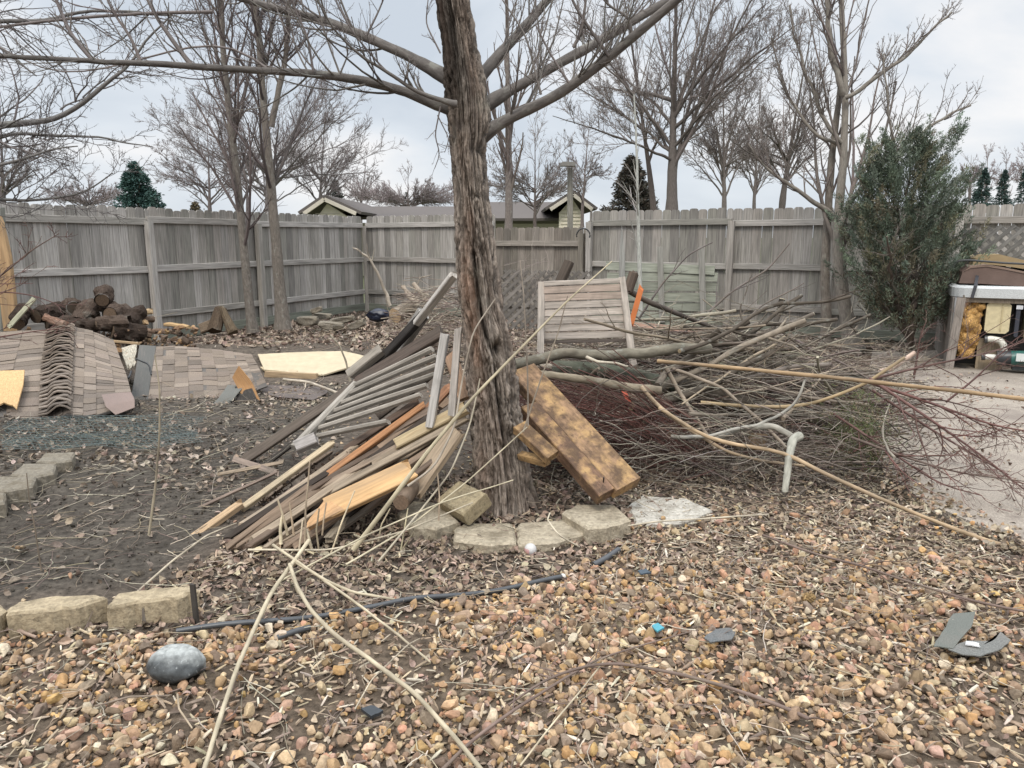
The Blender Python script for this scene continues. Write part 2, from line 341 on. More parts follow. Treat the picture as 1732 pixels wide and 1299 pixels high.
# exposed aggregate patio
M['patio'] = material('exposed_aggregate', nscale=110, lo=.55, hi=1.4, bump=.5, bdist=.004, rough=.9, detail=3,
                      spots=[(330, (.42, .36, .31), .55, .66, .7, 'w'), (1.6, (.17, .14, .12), .45, .68, .75, 'w'), (6, (.15, .12, .10), .56, .7, .6, 'w')])
pt = A([gp(x, y) for x, y in PATIO]); pt[:, 2] = 0
tri = [[0, i, i+1] for i in range(1, len(pt)-1)]
mb = MB(); o0 = pt[:, :2]
mb.prism(o0[::-1], (0, 0, .036), (1, 0, 0), (0, 1, 0), .08, (.30, .26, .215))
mb.W = [mb.V[0]]
patio = O('patio', mb, M['patio'], kind='structure', label='pale exposed aggregate patio slab')
# ------------------------------------------------------------------ fence
CORN = gp(618, 527); FR = gp(1400, 573); FL = gp(274, 579)
dR = nrm(FR-CORN); dL = nrm(FL-CORN)
FC = A([1.09, 1.03, 1.03])*A([[.285, .28, .25], [.335, .33, .30], [.235, .232, .21], [.30, .29, .26], [.365, .36, .33], [.255, .255, .225]])
def fence_run(name, label, start, d, s0, s1, height, post_at, facing, cols=FC, rails=(.40, 1.02, 1.66), kick=True, bw=.142, gapchance=.22, posttop=None):
    g = G(name, label, 'fence', start+d*s0)
    nn = A([-d[1], d[0], 0.]);
    if np.dot(nn[:2], -(start+d*(s0+s1)/2)[:2]) < 0: nn = -nn      # towards the camera side
    base = start.copy(); base[2] = 0
    cuts = [s0]+[p for p in post_at if s0 < p < s1]+[s1]
    for a, b in zip(cuts[:-1], cuts[1:]):
        mb = MB(); s = a+.004
        while s < b-.03:
            wd = min(bw*RNG.uniform(.94, 1.03), b-s-.004)
            h = height+RNG.normal(0, .008); c = cols[RNG.integers(len(cols))]*RNG.uniform(.82, 1.12)
            cx = .022; lean = RNG.normal(0, .003)
            ol = [(0, 0), (wd, 0), (wd+lean, h-.035), (wd-.012+lean, h-.01), (wd-.035+lean, h), (.035+lean, h), (.012+lean, h-.01), (lean, h-.035)]
            mb.prism(ol, base+d*s+nn*RNG.uniform(-.006, .006), d, (0, 0, 1), .016, c)
            s += wd+(RNG.uniform(.006, .011) if RNG.random() < gapchance*.7 else .003)
        O('picket_boards', mb, M['fence'], g)
        for z in rails:
            r = MB(); y0 = .035; p0 = base+d*(a+.01)+nn*y0+A([0, 0, z+RNG.normal(0, .008)]); p1 = base+d*(b-.01)+nn*y0+A([0, 0, z+RNG.normal(0, .008)])
            r.board(p0, p1, .088, .036, nn, cols[RNG.integers(len(cols))]*RNG.uniform(.95, 1.15), segs=8, bow=RNG.normal(0, .004))
            O('rail', r, M['fence'], g)
        if kick:
            r = MB(); r.board(base+d*(a+.01)+nn*.032+A([0, 0, .10]), base+d*(b-.01)+nn*.032+A([0, 0, .10]), .14, .03, nn, A([.2, .21, .17]), segs=6)
            O('kickboard', r, M['fence'], g)
    for p in post_at:
        if not s0-.2 <= p <= s1+.2: continue
        r = MB(); q = base+d*p+nn*.085; tp = posttop if posttop else height-.18
        r.board(q+A([0, 0, -.1]), q+A([RNG.normal(0, .01), 0, tp]), .09, .09, nn, cols[RNG.integers(len(cols))]*1.05, ch=.05)
        O('post', r, M['fence'], g)
    return g
def s_of(px, base, d):                       # distance along a fence line whose ground point is seen at column px
    lo, hi = -2, (14 if d[0] < 0 else 22)
    for _ in range(60):
        m = (lo+hi)/2; x = proj(base+d*m)[0]
        if (x < px) == (d[0] > 0): lo = m
        else: hi = m
    return (lo+hi)/2
sl_ = lambda px: s_of(px, CORN, dL); sr_ = lambda px: s_of(px, CORN, dR)
endL = sl_(28)
fence_run('board_fence', 'weathered grey board fence on the left running back to the corner', CORN, dL, .05, endL, 1.83, [.02, sl_(440), sl_(262)], 1)
fence_run('board_fence', 'grey board fence stump left of the splintered orange post', CORN, dL, endL+.25, endL+1.9, 1.80, [], 1)
s840, s992 = sr_(838), sr_(993)
fence_run('board_fence', 'grey board fence between the corner post and the trunk of the big tree', CORN, dR, .1, s840, 1.83, [], 1)
gate = fence_run('fence_gate', 'lower darker brown board gate in the fence behind the big tree', CORN, dR, s840+.01, s992-.01, 1.60,
                 [sr_(984)], 1, cols=FC*A([.72, .68, .64]), rails=(.3, 1.33), kick=False, gapchance=.1, posttop=1.5)
gate['category'] = 'gate'
hk = MB(); q = at(985, 398, 12.0); a = np.linspace(-.4, 3.4, 12)
hk.tube(q+np.stack([.10*np.cos(a), 0*a-.15, .10*np.sin(a)-.0], -1), np.full(12, .012), 6, (.03, .03, .03))
O('latch_hook', hk, M['dark'], gate, smooth=True)
fence_run('board_fence', 'long grey board fence on the right behind the brush pile and the juniper', CORN, dR, s992+.01, sr_(1900), 1.86,
          [s992+.06, sr_(1230), sr_(1395), sr_(1600)], 1)
# splintered post at the far left
g = G('broken_post', 'splintered orange fence post torn open at the left end of the fence', 'post', at(20, 560, 8.0))
m1 = MB(); Yp = 8.35
m1.prism([(0, 0), (.15, 0), (.16, .8), (.12, 1.15), (.10, 1.22), (.075, 1.12), (.05, 1.30), (.03, 1.16), (.0, 1.2)], at(6, 560, Yp), (1, 0, 0), (.0, 0, 1), .05, (.42, .28, .155))
O('split_face', m1, M['freshwood'], g)
m1 = MB(); m1.board(at(2, 575, Yp+.08), at(-2, 350, Yp+.08), .09, .09, (0, -1, 0), (.24, .24, .21)); O('post', m1, M['fence'], g)
# horizontal board panel with uprights leaning on the right fence
g = G('plank_screen', 'old screen of horizontal grey-green boards with upright stakes leaning on the right fence', 'panel', at(1120, 560, 11.3))
ya, yb = 11.95, 11.25
for i in range(7):
    r = MB(); y0 = 452+i*16.2; n_ = at(1210, y0, yb)-at(1023, y0, ya)
    r.board(at(1023+RNG.uniform(-6, 10), y0+RNG.normal(0, 1.0)+(0 if i else -2), ya-.2), at(1210+RNG.uniform(-5, 5), y0+RNG.normal(0, 1.5)+3, yb-.2), .128, .02, (-.3, -1, .12+RNG.normal(0, .1)), A([.29, .30, .245])*RNG.uniform(.8, 1.12), segs=8, bow=RNG.normal(0, .01))
    O('board', r, M['fence'], g)
for (x, yt, ybm, Yd, lab) in ((1117, 418, 545, 11.35, 0), (1187, 418, 545, 11.05, 0)):
    r = MB(); r.board(at(x+3, ybm, Yd), at(x-1, yt, Yd), .085, .035, (-.2, -1, 0), A([.30, .29, .26]), rough=.02, segs=4); O('stake', r, M['fence'], g)
r = MB(); r.prism([(0, 0), (.085, 0), (.08, .75), (.02, 1.18), (0, .7)], at(1046, 520, 11.4), (1, .05, 0), (0, 0, 1), .025, (.34, .335, .31))
t_ = O('pointed_board', r, M['fence'], label='pale pointed board standing against the fence left of the stakes', cat='board')
# lattice panels
def lattice(name, label, o, ux, uy, w_, h_, step=.10, sw=.036, col=(.125, .11, .095), frame=True):
    mb = MB(); nn = nrm(np.cross(ux, uy)); o = A(o, float)
    for sgn in (1, -1):
        s = -h_
        while s < w_+h_:
            p = []
            for k in (0, h_):
                p.append([s+k*1.0, k] if sgn > 0 else [s+h_-k, k])
            (x0, y0), (x1, y1) = p
            def clip(x0, y0, x1, y1):
                pts_ = []
                for (xa, ya_, xb, yb_) in ((x0, y0, x1, y1), (x1, y1, x0, y0)):
                    t = 0
                    if xa < 0: t = (0-xa)/(xb-xa) if xb != xa else 2
                    if xa > w_: t = (w_-xa)/(xb-xa) if xb != xa else 2
                    if t > 1: return None
                    pts_.append((xa+t*(xb-xa), ya_+t*(yb_-ya_)))
                return pts_
            c = clip(x0, y0, x1, y1)
            if c and abs(c[0][0]-c[1][0]) > .03:
                P = [o+ux*c[j][0]+uy*c[j][1]+nn*(.004 if sgn > 0 else -.004) for j in (0, 1)]
                mb.board(P[0], P[1], sw, .0075, nn, A(col)*RNG.uniform(.75, 1.3), segs=1)
            s += step
    return O(name, mb, M['lattice'], label=label, cat='lattice')
a0 = at(846, 556, 8.3); lattice('lattice_panel', 'dark brown diagonal lattice panel standing behind the big tree trunk', a0, nrm(at(1015, 556, 8.6)-a0), nrm(at(850, 452, 8.6)-a0), 1.05, .68)
a0 = at(1618, 500, 9.0); lattice('lattice_panel', 'grey diagonal lattice panel against the fence above the tub cover', a0, nrm(at(1760, 500, 8.6)-a0), A([0, .02, 1.]), 1.6, .78, .125, .045, (.16, .155, .145))
# ------------------------------------------------------------------ branching
def resample(P, R, k):
    P = np.asarray(P, float); R = np.asarray(R, float); d = np.concatenate([[0], np.cumsum(np.linalg.norm(np.diff(P, axis=0), axis=1))]); t = np.linspace(0, d[-1], k)
    # smooth (Catmull-Rom like) by cubic blending of linear samples
    X = np.stack([np.interp(t, d, P[:, i]) for i in range(3)], -1)
    for _ in range(2): X[1:-1] = (X[:-2]+2*X[1:-1]+X[2:])/4
    return X, np.interp(t, d, R)
def limb(l, r, k=14, Y=None):
    P = A([at(*(q if len(q) == 3 else (*q, Y))) for q in l]); r = np.asarray(r, float)
    if r.size == 2: r = np.linspace(r[0], r[1], len(l))
    R = r*pm(P); return resample(P, R, k)
def spawn(P, R, n, ang=(.5, 1.0), lf=.5, rf=.5, up=.1, K=6, t0=.15, t1=1, wob=.12, labs=None, tip=.35, rmin=.0012, grav=0, seed=None):
    rng = RNG if seed is None else np.random.default_rng(seed)
    n0, k0 = P.shape[:2]; n_ = n0*n; i = np.repeat(np.arange(n0), n); t = rng.uniform(t0, t1, n_)
    f = t*(k0-1); a = np.minimum(f.astype(int), k0-2); fr = (f-a)[:, None]
    pos = P[i, a]*(1-fr)+P[i, a+1]*fr; tan = nrm(P[i, a+1]-P[i, a]); rad = R[i, a]*(1-fr[:, 0])+R[i, a+1]*fr[:, 0]
    pl = np.linalg.norm(P[:, -1]-P[:, 0], axis=1)[i]
    v = rng.normal(0, 1, (n_, 3)); v -= tan*(v*tan).sum(1, keepdims=True); v = nrm(v)
    an = rng.uniform(ang[0], ang[1], n_)[:, None]; d = tan*np.cos(an)+v*np.sin(an); d[:, 2] += up; d = nrm(d)
    ln = (labs*rng.uniform(.5, 1.2, n_) if labs else pl*lf*(1-.45*t)*rng.uniform(.6, 1.15, n_))
    out = [pos]; cur = pos
    for k in range(K-1):
        d = d+rng.normal(0, wob, (n_, 3)); d[:, 2] += up*.35-grav; d = nrm(d); cur = cur+d*(ln/(K-1))[:, None]; out.append(cur)
    r0 = np.maximum(rad*rf, rmin)
    return np.stack(out, 1), r0[:, None]*np.linspace(1, tip, K)[None]
def arr(L): return np.stack([x[0] for x in L]), np.stack([x[1] for x in L])
# ------------------------------------------------------------------ main tree
TY = 3.95
g = G('tree', 'large leaning tree with furrowed split bark and low limbs in the middle', 'tree', gp(855, 868))
prof = [(-60, 726, 794), (0, 735, 797), (60, 744, 806), (100, 748, 813), (150, 750, 824), (190, 752, 829), (235, 757, 826), (260, 759, 823), (330, 764, 829), (400, 768, 838), (450, 772, 843), (500, 776, 849), (550, 781, 857), (590, 784, 868), (640, 787, 876), (700, 791, 886), (760, 797, 895), (820, 800, 903), (850, 796, 909), (885, 788, 916)]
yy = np.linspace(-60, 885, 620); lx = np.interp(yy, [p[0] for p in prof], [p[1] for p in prof]); rx = np.interp(yy, [p[0] for p in prof], [p[2] for p in prof])
cen = at((lx+rx)/2, yy, TY); rad = (rx-lx)/2*pm(cen)*.97; cen[:, 1] += 0
cen = cen[::-1]; rad = rad[::-1]; yv = yy[::-1]
ns = 220; th = np.linspace(0, 2*math.pi, ns, endpoint=False)     # th = -pi/2 faces the camera
Tn = nrm(np.gradient(cen, axis=0)); U = nrm(np.cross(Tn, A([0, 1., 0]))); U = np.where(U[:, :1] < 0, -U, U); Vd = np.cross(Tn, U); Vd = np.where(Vd[:, 1:2] < 0, -Vd, Vd)
Ls = np.concatenate([[0], np.cumsum(np.linalg.norm(np.diff(cen, axis=0), axis=1))])
TH, LS = np.meshgrid(th, Ls); YV = np.repeat(yv[:, None], ns, 1); RR = np.repeat(rad[:, None], ns, 1)
cx_, sy_ = np.cos(TH), np.sin(TH)
tw = TH+.25*LS                                       # bark ridges run slightly spiral
bp_ = np.stack([np.cos(tw)*3.6, np.sin(tw)*3.6, LS*1.5], -1)
warp = fbm(np.stack([cx_*1.2, sy_*1.2, LS*2.2], -1), 3, 5)
r1 = 1-np.abs(2*fbm(bp_*A([2.0, 2.0, 1.7])+warp[..., None]*2.6, 3, 11)-1)
r2 = 1-np.abs(2*fbm(bp_*A([4.4, 4.4, 2.6])+warp[..., None]*1.7, 3, 21)-1)
r3 = fbm(bp_*A([9, 9, 14]), 3, 31)
disp = -.021*np.clip(r1-.74, 0, 1)/.26-.018*np.clip(r2-.72, 0, 1)/.28+.020*(r3-.5)+.05*(warp-.5)*.6
disp *= np.clip(.45+RR*5.0, .3, 1.3)
def bump_at(px_off, y, wx, wy, amp):        # px_off: -1..1 across the visible face
    t0 = -math.pi/2+math.asin(max(-1, min(1, px_off)))
    d = (TH-t0+math.pi) % (2*math.pi)-math.pi
    return amp*np.exp(-(d/wx)**2-((YV-y)/wy)**2)
crk = np.interp(YV, [395, 430, 500, 560, 600, 690, 830], [.02, -.12, -.10, .02, .22, .25, .2]); t0 = -math.pi/2+np.arcsin(crk)
dd = (TH-t0+math.pi) % (2*math.pi)-math.pi
cw = np.interp(YV, [380, 430, 520, 580, 600, 640, 700, 840], [.01, .10, .13, .10, .05, .07, .09, .02]); cd = np.interp(YV, [385, 440, 540, 590, 610, 690, 860], [0, .05, .06, .04, .02, .035, 0])
crack = np.exp(-(dd/cw)**2); disp -= crack*cd
disp += bump_at(-.45, 480, .5, 75, .028)+bump_at(.35, 470, .35, 60, .012)+bump_at(.35, 575, .6, 42, .032)+bump_at(-.4, 620, .5, 60, .012)
hole = bump_at(.42, 588, .17, 13, 1.0); disp -= .075*hole
disp += bump_at(.8, 215, .5, 26, .02)+bump_at(-.9, 150, .5, 30, .012)+bump_at(.15, 810, .35, 40, .02)+bump_at(.2, 285, .5, 14, .008)
disp += .035*np.clip((YV-780)/100, 0, 1)**1.5*np.cos(4*TH+1+.8*np.sin(TH))+.04*np.clip((YV-800)/80, 0, 1)**2
Xt = cen[:, None]+U[:, None]*cx_[..., None]*(RR+disp)[..., None]+Vd[:, None]*sy_[..., None]*(RR+disp)[..., None]
cb = A([.30, .255, .215])*np.ones(Xt.shape)*(.75+.5*r3)[..., None]
rb = np.clip(fbm(np.stack([cx_*1.6, sy_*1.6, LS*1.7], -1), 3, 77)*2.4-.9, 0, 1)[..., None]; cb = cb*(1-rb*.6)+A([.17, .115, .085])*rb*.6
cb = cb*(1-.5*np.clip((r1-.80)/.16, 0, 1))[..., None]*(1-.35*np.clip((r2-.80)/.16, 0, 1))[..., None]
# wet dark stain on the upper left of the trunk, red inner wood along the crack
st = np.clip((235-YV)/90, 0, 1)*np.clip(.55-cx_*1.6-(fbm(np.stack([cx_*4, sy_*4, LS*3], -1), 3, 41)-.5)*2, 0, 1); cb = cb*(1-.72*st[..., None])
rd = np.clip(bump_at(-.38, 480, .33, 80, 1)+bump_at(-.1, 370, .2, 30, .5)+bump_at(-.45, 610, .25, 70, .8)+bump_at(-.75, 800, .4, 60, .6), 0, 1)[..., None]
cb = cb*(1-.55*rd)+A([.25, .145, .095])*rd*.55
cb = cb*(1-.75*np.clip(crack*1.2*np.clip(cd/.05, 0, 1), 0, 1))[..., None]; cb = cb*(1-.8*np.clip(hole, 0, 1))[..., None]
mb = MB(); idx = np.arange(Xt.shape[0]*ns).reshape(-1, ns); nx = np.roll(idx, -1, 1)
mb.add(Xt, [np.stack([idx[:-1], nx[:-1], nx[1:], idx[1:]], -1).reshape(-1, 4)], cb, np.stack([RR*cx_, RR*sy_, LS], -1))
O('trunk', mb, M['bark'], g, smooth=True)
GREY = (.145, .13, .118)
LM = [limb([(775, 190), (752, 183), (700, 160), (640, 140), (560, 125), (480, 122), (400, 118), (300, 109), (200, 106), (100, 100), (0, 96), (-160, 88)], (9, 11, 9.5, 8.5, 7.5, 7, 6.5, 6, 5, 4.6, 4, 3), 24, 3.95),
      limb([(770, 138), (750, 125), (700, 100), (640, 70), (560, 38), (480, 17), (400, -5), (300, -40), (150, -110)], (10, 11, 9.5, 9, 8.5, 7, 6.3, 5.5, 4), 20, 3.97),
      limb([(792, 246), (812, 232), (832, 215), (870, 195), (940, 165), (1000, 120), (1060, 72), (1150, -5), (1280, -110)], (9, 13, 12.5, 10.5, 10, 9.5, 9, 8, 6), 24, 3.97),
      limb([(805, 190), (825, 172), (870, 150), (940, 110), (1000, 78), (1080, 30), (1130, 0), (1260, -80)], (12, 12, 10, 9.5, 9, 8, 7.5, 5), 20, 4.0),
      limb([(790, 165), (808, 135), (850, 85), (885, 50), (925, 0), (990, -80)], (11, 12, 10, 9, 8, 6), 14, 4.15),
      limb([(772, 176), (752, 170), (700, 155), (650, 118), (600, 92), (560, 45), (530, -10)], (5, 4.5, 4, 3, 2.6, 2, 1.5), 14, 3.8)]
# depth swing so that the limbs spread in the round
for (P, R), yd in zip(LM, (-.9, .35, -.5, .6, .5, -.3)):
    tt_ = np.linspace(0, 1, len(P)); dp = P-A([0, 0, CH]); k = 1+yd*tt_**1.3/3.9
    P[:] = dp*k[:, None]+A([0, 0, CH]); R[:] = R*k
for P, R in LM:
    mb = MB(); P2, R2 = resample(P, R, 60); R2 = R2*.88*(1+.12*(fbm(P2*14, 2, 3)-.5)*2); P2[1:] += (fbm(P2[1:]*8, 2, 8)-.5)[:, None]*.012; R2[:7] *= np.linspace(1.45, 1.04, 7)
    mb.tube(P2, R2, 14, A(GREY)*RNG.uniform(.72, .98)); O('limb', mb, M['bark2'], g, smooth=True)
tw = [resample(P, R, 14) for P, R in LM]; P, R = arr(tw)
c1 = [(x, y, z, r0, r1) for x, y, z, r0, r1 in []]
# the named side shoots that read in the photograph
SH = [([(160, 105), (120, 60), (95, 0), (80, -40)], 4, 2), ([(240, 108), (220, 60), (190, 20), (170, -30)], 3, 1.5), ([(325, 112), (300, 80), (265, 30), (240, -20)], 4.5, 2.5),
      ([(460, 122), (420, 85), (370, 70), (290, 85), (200, 112), (90, 130), (0, 80)], 2.2, 1), ([(360, 20), (250, 22), (130, 30), (60, 38), (0, 45), (-60, 55)], 3, 2),
      ([(700, 150), (660, 130), (600, 60), (570, 10), (560, -30)], 2, 1), ([(915, 160), (905, 120), (890, 60), (850, 0)], 2.2, 1.2), ([(962, 140), (930, 90), (905, 40)], 2.2, 1.2),
      ([(1030, 95), (1005, 60), (975, 15), (955, -30)], 3, 2), ([(970, 80), (985, 50), (992, -10)], 3, 2), ([(1068, 55), (1065, 30), (1030, 10), (1010, -15)], 3, 1.6),
      ([(745, 90), (720, 40), (725, -10)], 1.5, .8), ([(840, 225), (870, 280), (850, 330)], 1.1, .5), ([(745, 180), (735, 230), (745, 260), (735, 285)], 1.3, .6), ([(740, 195), (760, 235), (752, 258)], 1.1, .5),
      ([(620, 60), (640, 20), (660, -30)], 2, 1), ([(530, 122), (520, 60), (500, 20), (490, -20)], 2.2, 1.2), ([(575, 125), (590, 90), (575, 30)], 1.6, .8)]
S0 = [limb(l, (a, b), 14, 3.75) for l, a, b in SH]
Ps, Rs = arr(S0)
for a, b in S0: mb = MB(); mb.tube(a, b, 8, jit((.15, .13, .12), 1, .1)[0]); O('shoot', mb, M['twig'], g, smooth=True)
A1 = spawn(P[:2], R[:2], 30, (.5, 1.2), .30, .24, .26, 10, .12, 1, .07, tip=.3)
A1b = spawn(P[2:5], R[2:5], 20, (.4, 1.1), .36, .20, .42, 10, .12, 1, .06, tip=.3)
A1c = spawn(P[5:], R[5:], 9, (.5, 1.2), .25, .5, .1, 10, .2, 1, .12, tip=.3)
A1 = tuple(np.concatenate([x, y, z_]) for x, y, z_ in zip(A1, A1b, A1c))
B1 = tuple(np.concatenate([x, y]) for x, y in zip(A1, (Ps[:, ::1][:, np.linspace(0, 13, 10).astype(int)], Rs[:, np.linspace(0, 13, 10).astype(int)])))
A2 = spawn(B1[0], B1[1], 7, (.35, .9), .5, .5, .08, 7, .12, 1, .10, tip=.4, rmin=.0013)
A3 = spawn(A2[0], A2[1], 3, (.4, 1.0), .45, .6, .03, 5, .2, 1, .12, tip=.6, rmin=.001)
mb = MB(); mb.tube(*A1, 7, jit((.15, .135, .12), len(A1[0]), .12)); mb.tube(*A2, 5, jit((.15, .13, .12), len(A2[0]), .15)); mb.tube(*A3, 3, jit((.16, .13, .12), len(A3[0]), .15))
O('crown', mb, M['twig'], g, smooth=True)
# ------------------------------------------------------------------ yard trees
def tree(name, label, stems, levels, barkcol, twigcol, group=None, Y=None, crown='crown', bark='bark2', sides=10, extra=None, seed=1):
    """stems: [(px polyline, (r0,r1) px, Y)], the first is the trunk; levels: spawn settings"""
    global RNG
    RNG = np.random.default_rng(seed)
    L = []
    for q in stems: L.append(limb(q[0], q[1], 24, q[2]))
    base = L[0][0][0]; g = G(name, label, 'tree', base, group)
    for i, (P, R) in enumerate(L):
        mb = MB(); P2, R2 = resample(P, R, 40); R2 = R2*(1+.1*(fbm(P2*6, 2, 3)-.5)*2); P2[1:] += (np.stack([fbm(P2[1:]*2.2+7*j, 3, 8+j) for j in range(3)], -1)-.5)*(.02 if i == 0 else .11)
        if i == 0: R2[:3] *= A([1.3, 1.12, 1.03])
        mb.tube(P2, R2, sides, A(barkcol)*RNG.uniform(.85, 1.1)); O('trunk' if i == 0 else 'limb', mb, M[bark], g, smooth=True)
    P, R = arr([resample(p, r, 14) for p, r in L]); mb = MB(); cur = (P, R)
    for k, lv in enumerate(levels):
        cur = spawn(*cur, **lv); mb.tube(*cur, [6, 4, 3, 3][min(k, 3)], jit(twigcol, len(cur[0]), .12), cap=False)
    O(crown, mb, M['twig'], g, smooth=True)
    return g
BR = (.20, .175, .15); TW = (.14, .115, .105)
lvA = lambda n1, n2, n3, lf=.4: [dict(n=n1, ang=(.5, 1.1), lf=lf, rf=.42, up=.3, K=8, t0=.2, wob=.09), dict(n=n2, ang=(.4, 1), lf=.42, rf=.5, up=.12, K=6, wob=.12, rmin=.003), dict(n=n3, ang=(.4, 1), lf=.45, rf=.6, up=.06, K=4, wob=.14, rmin=.0028)]
tree('tree', 'slim bare tree, the left one of the pair before the left fence', [([(428, 562), (420, 500), (414, 440), (407, 360), (396, 250), (385, 170), (376, 70), (372, -60), (370, -200)], (8.6, 3.4), 11.4)],
     lvA(44, 9, 5, .34), BR, TW, 'yard trees before the left fence', seed=3)
tree('tree', 'thicker bare tree with twin upper stems, right of the slim one by the left fence', [([(479, 556), (474, 500), (466, 400), (457, 300), (448, 200), (440, 100), (432, 0), (425, -180)], (12.5, 10.5, 8.6, 7.4, 6.4, 5.2, 4.2, 3), 11.2),
     ([(459, 215), (470, 170), (482, 90), (490, 0), (500, -100)], (5.5, 3.5), 11.2), ([(447, 120), (436, 60), (428, 10), (415, -80)], (6, 3.5), 11.2)],
     lvA(24, 9, 5, .36), (.15, .13, .11), (.11, .09, .085), 'yard trees before the left fence', seed=4)
tree('tree', 'bare grey tree with low forks and a curved foot beside the juniper', [([(1444, 592), (1436, 560), (1424, 500), (1417, 420), (1416, 370), (1424, 300), (1431, 220), (1429, 130), (1425, 50), (1420, -80), (1418, -200)], (15, 12, 11, 10.5, 8, 6.6, 5.8, 5.2, 4.6, 4, 3.5), 9.7),
     ([(1420, 385), (1440, 345), (1470, 300), (1512, 255), (1560, 225), (1640, 178)], (6, 1.6), 9.5), ([(1412, 372), (1385, 350), (1345, 322), (1300, 290), (1262, 240)], (5, 1.4), 9.8),
     ([(1426, 160), (1412, 120), (1402, 60), (1400, 0), (1390, -80)], (6, 3), 9.7), ([(1430, 165), (1480, 130), (1530, 95), (1560, 60), (1610, 18)], (4, 1.5), 9.6),
     ([(1512, 255), (1505, 200), (1498, 150), (1492, 90)], (2.4, 1), 9.4), ([(1428, 245), (1390, 195), (1360, 120), (1335, 10)], (4, 1.5), 9.7), ([(1427, 250), (1380, 225), (1330, 160), (1306, 60)], (3.5, 1.2), 9.8)],
     [dict(n=18, ang=(.45, .9), lf=.42, rf=.40, up=.4, K=9, wob=.07, t0=.22), dict(n=8, ang=(.5, 1), lf=.4, rf=.55, up=.15, K=5, wob=.12, rmin=.003), dict(n=2, ang=(.5, 1), lf=.4, rf=.6, up=.1, K=3, rmin=.0028)],
     (.235, .21, .18), (.17, .145, .13), 'yard trees beside the juniper', seed=5)
tree('tree', 'straight bare sapling trunk just left of the curved foot tree', [([(1396, 585), (1397, 520), (1395, 450), (1398, 390), (1404, 300), (1410, 230), (1420, 170), (1428, 60)], (9, 4), 9.9)],
     [dict(n=10, ang=(.5, 1), lf=.25, rf=.4, up=.3, K=7, t0=.45), dict(n=5, ang=(.5, 1), lf=.4, rf=.5, up=.1, K=4, rmin=.003)], (.19, .165, .14), TW, 'yard trees beside the juniper', seed=6)
tree('birch_sapling', 'thin pale birch sapling growing in front of the right fence', [([(1083, 535), (1082, 450), (1080, 380), (1078, 320), (1077, 240), (1072, 160)], (4, 1.2), 11.0)],
     [dict(n=16, ang=(.5, .9), lf=.22, rf=.45, up=.3, K=6, t0=.3, rmin=.003), dict(n=4, ang=(.5, .9), lf=.4, rf=.5, up=.1, K=4, rmin=.0025)], (.42, .42, .38), (.34, .32, .29), seed=7)
# thin upright saplings and shoots behind the gate
tree('young_tree', 'straight young tree rising behind the gate right of the big trunk', [([(860, 400), (861, 330), (860, 230), (859, 170), (858, 60), (856, -40)], (7, 2.4), 15.5)],
     [dict(n=16, ang=(.5, .9), lf=.42, rf=.45, up=.5, K=8, wob=.07, t0=.05), dict(n=6, ang=(.4, .9), lf=.4, rf=.5, up=.2, K=5, rmin=.004)], (.2, .17, .15), (.16, .13, .115), seed=8)
# tree whose trunk stands outside the picture on the left: its limbs reach in
tree('tree', 'bare tree standing out of view whose limbs reach in at upper left', [([(-420, 1010), (-405, 800), (-390, 500), (-375, 300), (-365, 100), (-350, -200)], (46, 26), 4.6),
     ([(-380, 330), (-200, 260), (0, 216), (70, 207), (130, 185), (185, 140), (225, 100), (290, 30)], (7.5, 1.4), 4.2), ([(-380, 350), (-150, 320), (0, 228), (90, 232), (180, 236), (255, 240)], (5, .8), 4.4),
     ([(-385, 380), (-160, 330), (0, 281), (60, 268), (130, 243)], (4.5, 1), 4.0), ([(-385, 400), (-200, 350), (0, 338), (80, 344), (150, 330), (195, 290)], (4, .8), 4.1), ([(-375, 280), (-200, 120), (0, 60), (30, 95), (60, 120)], (5, 1), 4.0),
     ([(-370, 200), (-150, 40), (0, 40), (110, 25), (230, 18), (330, 40)], (5.5, 1), 4.6)],
     [dict(n=24, ang=(.5, 1.1), lf=.28, rf=.4, up=.1, K=9, wob=.16, t0=.3), dict(n=8, ang=(.5, 1.1), lf=.45, rf=.5, up=.05, K=6, wob=.16, rmin=.0016), dict(n=3, ang=(.5, 1.1), lf=.4, rf=.6, up=.05, K=4, wob=.16, rmin=.0013)], (.17, .16, .15), (.14, .125, .12), seed=9)
# ------------------------------------------------------------------ trees beyond the fence
BG = 'bare trees beyond the fence'
def far_tree(label, base, top, Y, r, spread, nst, levels, seed, col=(.19, .165, .15), tw=(.205, .175, .16), name='bare_tree', lean=0, group=BG, up=.5):  # default twig colour lightened so the distant crowns look hazy
    rng = np.random.default_rng(seed); bx, by = base; tx, ty = top; H_ = by-ty
    r = r*.85; st = [([(bx, by+35), (bx, by), (bx+(tx-bx)*.2, by-H_*.22), (bx+(tx-bx)*.45, by-H_*.5), (tx, ty)], (r, r*.9, r*.5, r*.28, r*.08), Y)]
    for i in range(nst):
        s = (-1) ** i; f = rng.uniform(.04, .30); e_ = spread*rng.uniform(.35, 1); hh = H_*rng.uniform(.36, .95)*(1-.35*e_/spread)
        x0 = bx+(tx-bx)*f*.9; y0 = by-H_*f; zz = Y+rng.uniform(-1, 1)*spread/F*Y*.7
        st.append(([(x0, y0, Y), (x0+s*e_*.3, y0-(hh-H_*f)*.35-3, (Y*2+zz)/3), (x0+s*e_*.7, y0-(hh-H_*f)*.75, (Y+2*zz)/3), (x0+s*e_, by-hh, zz)], (r*rng.uniform(.22, .4), r*.05), Y))
    return tree(name, label, st, levels, col, tw, group, bark='twig', sides=7, seed=seed)
